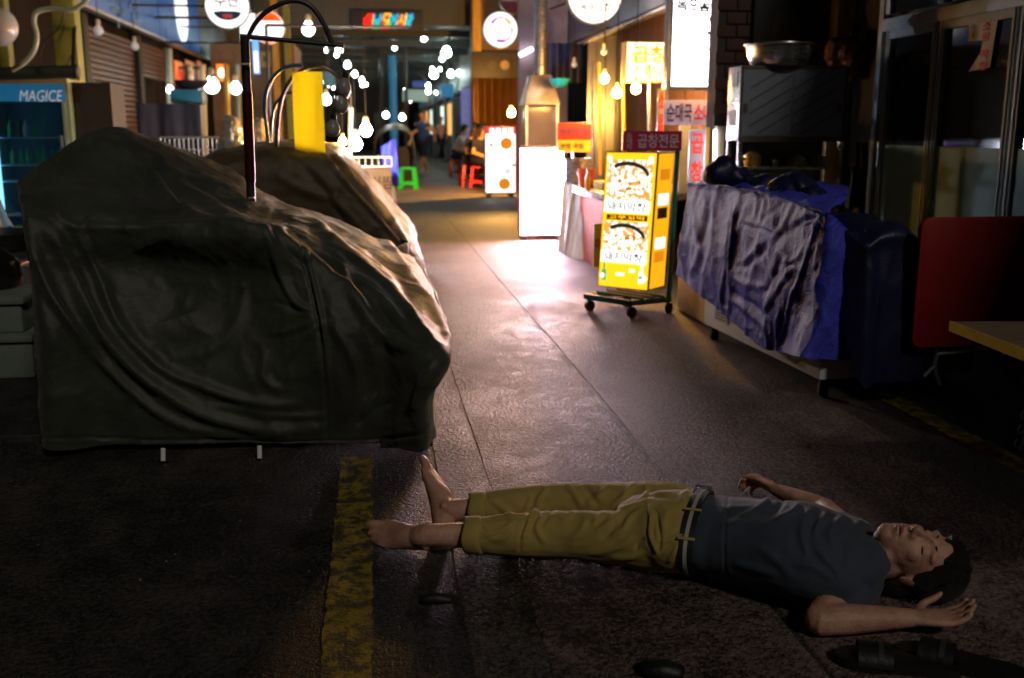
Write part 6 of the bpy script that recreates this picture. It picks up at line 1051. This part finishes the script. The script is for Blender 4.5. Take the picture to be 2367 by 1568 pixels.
for k_, (x0, y0, x1, y1, Y, c_, lb_) in enumerate(((953, 187, 990, 203, 40, (.02, .04, .2), 'small dark blue sign hanging in the far market'), (1019, 194, 1049, 226, 28, (.01, .12, .25), 'square blue sign hanging left of the pleated wall'), (930, 207, 990, 235, 44, (.2, .26, .22), 'pale awning far down the market'), (745, 165, 775, 200, 24, (.05, .12, .14), 'grey-blue shop sign far left behind the bulbs'))): t, f, q = board('shop_sign', lb_, 'sign', x0, y0, x1, y1, Y, .06, glow('far_sign%d' % k_, c_, .2), m_beam, edge=.01); bx('hanger', m_beam, t, (q[0]+q[1])/2-.02, (q[0]+q[1])/2+.02, Y+.02, Y+.05, q[3], max(q[3]+.05, zr))
# far shop rows
fl = thing('shop_row', 'far row of dark shop fronts along the left of the market', 'building', (-2.6, 40, 0)); bx('wall', m_plast, fl, -3.4, -2.9, 24.6, 62, 0, 4.4)
for i in range(9):
    y = 25.+i*4; bx('shutter', m_dark if i % 2 else m_plast, fl, -2.9, -2.84, y+.2, y+3.6, 0, 2.3); bx('fascia', glow('far_fascia%d' % (i % 3), ((.08, .16, .15), (.12, .1, .06), (.03, .08, .14))[i % 3], .06), fl, -2.86, -2.7, y+.1, y+3.8, 2.4, 3.1, .01); bx('pier', m_alu, fl, -2.92, -2.8, y-.1, y+.1, 0, 3.2)
frr = thing('shop_row', 'far row of dark shop fronts along the right of the market', 'building', (3., 42, 0)); bx('wall', m_plast, frr, 3.0, 3.5, 24.6, 62, 0, 4.4)
for i in range(9):
    y = 25.+i*4; bx('shutter', m_plast if i % 2 else m_dark, frr, 2.94, 3.0, y+.2, y+3.6, 0, 2.3); bx('fascia', glow('far_fascia%d' % ((i+1) % 3), (.1, .1, .1), .06), frr, 2.8, 2.96, y+.1, y+3.8, 2.4, 3.1, .01); bx('pier', m_alu, frr, 2.88, 3.02, y-.1, y+.1, 0, 3.2)
ew = thing('end_building', 'dark building closing the far end of the market', 'building', (0, 64, 0)); bx('wall', m_dark, ew, -6, 6, 63, 64, 0, 8)
for i in range(6): bx('window', mat('dim_window', (.05, .07, .08), .3), ew, -3.6+i*1.25, -2.9+i*1.25, 62.96, 62.99, 1.0, 2.2)
# brown kiosk with pleated wall, right
YK = 23.; kk = thing('pleated_kiosk', 'kiosk with brown pleated metal wall and dark sign board under the round sign', 'kiosk', PY(1140, 300, YK)*[1, 1, 0]); a_ = rectY(1092, 180, 1200, 330, YK); nx = 90
A = np.array([[(a_[0]+(a_[1]-a_[0])*i/nx, YK+.03*math.sin(i*1.35), z) for i in range(nx+1)] for z in (.0, a_[3])]); obj('pleated_wall', MB().grid(A), mat('bronze_sheet', (.2, .09, .018), .35, metal=.5, var=.25, vs=3), kk)
s_ = rectY(1088, 120, 1198, 181, YK-.1); sb = bx('sign_board', mat('dark_brown_board', (.05, .032, .012), .5), kk, s_[0], s_[1], YK-.1, YK-.04, s_[2], s_[3], .01)
for x, m_ in ((1138, mat('faint_emblem', (.09, .06, .025), .5)), (1167, mat('tan_emblem', (.35, .24, .11), .5))): p = PY(x, 151, YK-.1); obj('emblem', MB().lathe([(.06, 0), (.1, 0), (.1, .012), (.06, .012)], (p[0], YK-.1, p[2]), 24, Matrix.Rotation(math.pi/2, 4, 'X')), m_, sb); lettering('福' if x > 1150 else 'ㅇ', (p[0], YK-.108, p[2]), .11, .13, m_, sb)
bx('upper_wall', mat('tan_wall', (.13, .07, .026), .6, var=.25), kk, a_[0], a_[1]+.3, YK+.05, YK+.4, 0, 4.6); bx('side_post', m_honey, kk, a_[0]+.02, a_[0]+.2, YK-.06, YK+.04, s_[3]+.01, 4.6); bx('roof_box', m_dark, kk, a_[0]+.28, a_[1], YK-.03, YK+.04, s_[3]+.35, 4.6)
t, f, c, r = disc_sign('round_lightbox', 'round white glowing sign with red and purple ring on the right', 1157, 69, 39, 17.2, m_sw, m_rim, XF)
for t0, t1, m_ in ((.5, 1.3, glow('ring_orange', (1., .3, .01), .22)), (1.35, 1.75, glow('ring_red', (.9, .02, .02), .22)), (1.8, 2.6, glow('ring_purple', (.4, .02, .5), .2)), (-1.1, .2, glow('ring_red2', (.9, .03, .01), .22)), (-2.0, -1.15, MATS['ring_purple'])):
    th = np.linspace(t0, t1, 9); obj('ring_arc', MB().add([(c[0]+.02*r+r*.70*math.cos(a), c[1]-.011, c[2]+r*.72*math.sin(a)) for a in th]+[(c[0]+.02*r+r*(.58-.05*math.sin(3*a))*math.cos(a), c[1]-.011, c[2]+r*(.58-.05*math.sin(3*a))*math.sin(a)) for a in th[::-1]], [tuple(range(18))]), m_, f, smooth=False)
obj('centre_mark', MB().box(c[0]-.012, c[0]+.012, c[1]-.012, c[1]-.010, c[2]-r*.35, c[2]+r*.6), MATS['ring_orange'], f)
t, f, c, r = disc_sign('round_lightbox', 'dim purple and white round sign cut by the top edge', 1186, 0, 30, 18.2, mat('dim_purple', (.2, .05, .13), .5), m_rim, XF); bx('pale_half', mat('pale_half_m', (.5, .5, .5), .5), f, c[0]-r*.85, c[0]+r*.85, c[1]-.012, c[1]-.009, c[2]-r*.1, c[2]+r*.5)
pn = thing('side_shop', 'narrow pale shop corner between the round sign and the duct', 'shop', PY(1215, 300, 15.8)*[1, 1, 0]); a_ = rectY(1200, -10, 1236, 330, 15.8); bx('wall', mat('pinkish_wall', (.38, .3, .34), .6, var=.3, vs=2), pn, a_[0], XF+.1, 15.8, 15.98, 0, 4.3); q = PY(1216, 122, 15.7); obj('wall_lamp', MB().tube([q+[-.1, 0, -.04], q+[.1, 0, .06]], .03, 10), glow('pink_lamp', (1., .9, .95), 1.5), pn); bx('violet_strip', glow('violet', (.6, .1, .55), .15), pn, PY(1252, 60, 15.7)[0], PY(1258, 60, 15.7)[0], 15.7, 15.75, PY(1250, 100, 15.7)[2], PY(1250, 45, 15.7)[2])
lv = rectY(1066, 205, 1090, 335, 29.); tag(obj('lavender_banner', MB().grid(np.array([[(lv[0]+(lv[1]-lv[0])*u_, 29.+.05*math.sin(u_*7+v_), .9+(lv[3]-.9)*v_) for u_ in np.linspace(0, 1, 12)] for v_ in np.linspace(0, 1, 8)])), mat('lavender_cloth_glow', (.35, .33, .7), .7, emit=.05, ecol=(.3, .3, .8))), 'tall lavender cloth banner left of the pleated wall', 'banner')  # cloth brightened by a slight glow of its own
# light strings, and window panels added for a shopfront glow, down the market
for st_, nm in ((0, 'left of the blue column'), (1, 'right of the blue column')):
    pts = sorted([PY(q[0], q[1]-10, q[2]) for q in LAMPS if lamp_set(q[0], q[1]) == st_], key=lambda p: p[1]); P2 = []
    for a, b_ in zip(pts[:-1], pts[1:]): P2 += [a, (a+b_)/2-np.array([0, 0, .12])]
    tag(obj('light_string', MB().tube(P2+[pts[-1]], .012, 6), m_black), 'sagging black cable carrying the market lamps '+nm, 'cable')
for i in range(9):
    y = 25.+i*4
    for k_ in range(2):
        if (i+k_) % 3 != 2: bx('added_lit_window', glow('lit_amber' if (i+k_) % 2 else 'lit_pale', (1., .45, .1) if (i+k_) % 2 else (.8, 1., .85), .30), (frr, fl)[k_], 2.925 if k_ == 0 else -2.835, 2.938 if k_ == 0 else -2.82, y+.5, y+2.6, 1.0, 2.15)  # glowing panels added to warm the far shop fronts
for k_ in range(16):
    sx = -1 if k_ % 2 else 1; q = np.array([sx*rng.uniform(1.4, 2.3), 30+k_*1.9, rng.uniform(2.6, 3.4)]); dd_ = survey(q)
    bulb(dd_[0], dd_[1], q[1], 'tiny far white lamp, one of the faint scatter deep in the market', r=.05, col=(.85, 1., .92), s=8., cordtop=zr, shade=False, group='tiny lamps deep in the market')
# stools
def stool(x, y, m, label, hgt=.44, w0=.15, w1=.19):
    p = PG(x, y); t = thing('plastic_stool', label, 'stool', p, rng.uniform(-.3, .3), 'plastic stools'); obj('seat', MB().box(-w0, w0, -w0, w0, hgt-.035, hgt), m, t, True, bevel=.012)
    for sx in (-1, 1):
        for sy in (-1, 1): obj('leg', MB().hexa([(sx*(w1-.05), sy*(w1-.05), 0), (sx*w1, sy*(w1-.05), 0), (sx*w1, sy*w1, 0), (sx*(w1-.05), sy*w1, 0)], [(sx*(w0-.05), sy*(w0-.05), hgt-.036), (sx*w0, sy*(w0-.05), hgt-.036), (sx*w0, sy*w0, hgt-.036), (sx*(w0-.05), sy*w0, hgt-.036)]), m, t, True)
    for k_, a in enumerate(((-w1, w1, -w1+.012, -w1+.03), (-w1, w1, w1-.03, w1-.012))): obj('rail', MB().box(a[0]+.03, a[1]-.03, a[2], a[3], .10, .15), m, t, True)
    return p
m_gr = mat('green_plastic_glow', (.02, .42, .03), .35, var=.05, emit=.05, ecol=(.02, .7, .04)); m_rd = mat('red_plastic', (.62, .014, .01), .35, var=.05)  # green stool plastic is brightened by a slight built-in glow
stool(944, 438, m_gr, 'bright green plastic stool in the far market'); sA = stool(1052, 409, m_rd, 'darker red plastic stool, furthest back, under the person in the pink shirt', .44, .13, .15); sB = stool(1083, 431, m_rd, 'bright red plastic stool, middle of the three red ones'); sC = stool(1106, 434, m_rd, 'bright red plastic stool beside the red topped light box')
# people
m_tan = mat('warm_skin', (.75, .34, .13), .55, var=.1); m_nvy = mat('navy_jersey', (.02, .05, .2), .8); m_shorts = mat('dark_shorts', (.012, .01, .03), .8); m_pink = mat('pink_shirt', (.5, .36, .38), .8); m_blk2 = mat('black_dress', (.018, .014, .03), .8)
wp_ = PG(980, 403); wx, wy = wp_[0], wp_[1]
figure('person walking in navy t-shirt and dark shorts, one hand raised to the face', (wx-.12, wy, 0), (wx+.10, wy+.25, 0), (wx, wy+.1, .93), (wx-.01, wy+.08, 1.28), (wx-.03, wy+.04, 1.60), (0, -1, .02), (((wx-.28, wy+.06, 1.12), (wx-.36, wy-.05, .88)), ((wx+.3, wy-.02, 1.16), (wx+.14, wy-.22, 1.40))), m_nvy, m_shorts, m_tan, 'people in the far market')
bg = thing('shopping_bag', 'dark bag carried low by the walking person', 'bag', (wx-.4, wy-.05, .5)); bx('sack', mat('dark_bag', (.03, .025, .025), .6), bg, wx-.56, wx-.22, wy-.14, wy+.04, .42, .76, .03); obj('handle', MB().tube([(wx-.48, wy-.05, .75), (wx-.38, wy-.05, .9), (wx-.3, wy-.05, .75)], .012, 8, smooth=5), m_black, bg)
fx, fy = PG(1020, 366)[0], 40.; fx = PY(1020, 330, 40)[0]
figure('distant person in pale top and dark trousers beyond the walker', (fx-.1, fy, 0), (fx+.1, fy+.2, 0), (fx, fy, .92), (fx, fy, 1.26), (fx, fy, 1.58), (0, -1, .0), (((fx-.26, fy, 1.1), (fx-.26, fy-.1, .85)), ((fx+.26, fy, 1.1), (fx+.2, fy-.15, .9))), m_pink, m_shorts, m_tan, 'people in the far market', shorts=False)
def seated(p, face, shirt_m, label, hair, hgt=.45, lean=.08):
    x, y = p[0], p[1]; f = nrm(face); s = nrm(np.cross(f, [0, 0, 1.])); P_ = lambda a, b_, z: (x+f[0]*a+s[0]*b_, y+f[1]*a+s[1]*b_, z)
    figure(label, P_(.42, -.12, 0), P_(.40, .12, 0), P_(0, 0, hgt+.12), P_(lean, 0, hgt+.46), P_(lean+.12, 0, hgt+.76), f, ((P_(.12, -.24, hgt+.28), P_(.36, -.14, hgt+.16)), (P_(.12, .24, hgt+.28), P_(.36, .12, hgt+.2))), shirt_m, m_shorts, m_tan, 'people in the far market', shorts=False, hairlen=hair, knees=(P_(.42, -.12, hgt+.06), P_(.42, .12, hgt+.06)))
seated(sA, (.92, -.38, 0), m_pink, 'person in a pink shirt leaning forward on the rear red stool', 0., lean=.16); seated(sB, (.75, -.55, 0), m_blk2, 'person with long black hair in dark clothes on the middle red stool', .22); seated(sC+np.array([.02, .1, 0]), (.5, -.8, 0), m_blk2, 'dark clothed person half hidden by the red topped light box', .15)
pl = PY(38, 600, 7.7); seated(np.array([pl[0]-.06, 7.65, 0]), (-.75, -.6, 0), mat('light_blue_shirt', (.25, .42, .55), .75), 'person in a light blue shirt sitting at the left edge behind the front cart', 0., hgt=zs2, lean=.14)
# overhead cables
for k_, (pa, pb, sg) in enumerate((((-3.2, 9, 4.0), (3.2, 15, 3.7), .35), ((-3.2, 14, 3.6), (3.0, 20, 3.9), .3), ((2.7, 7.5, 3.0), (2.8, 19, 3.3), .25))):
    pa, pb = np.array(pa), np.array(pb); tag(obj('overhead_cable', MB().tube([pa*(1-t_)+pb*t_-np.array([0, 0, sg*4*t_*(1-t_)]) for t_ in np.linspace(0, 1, 16)], .012, 6), m_black), ('black overhead cable crossing the alley above the near signs', 'black overhead cable crossing the alley further off', 'black cable strung along the right fascia')[k_], 'cable')
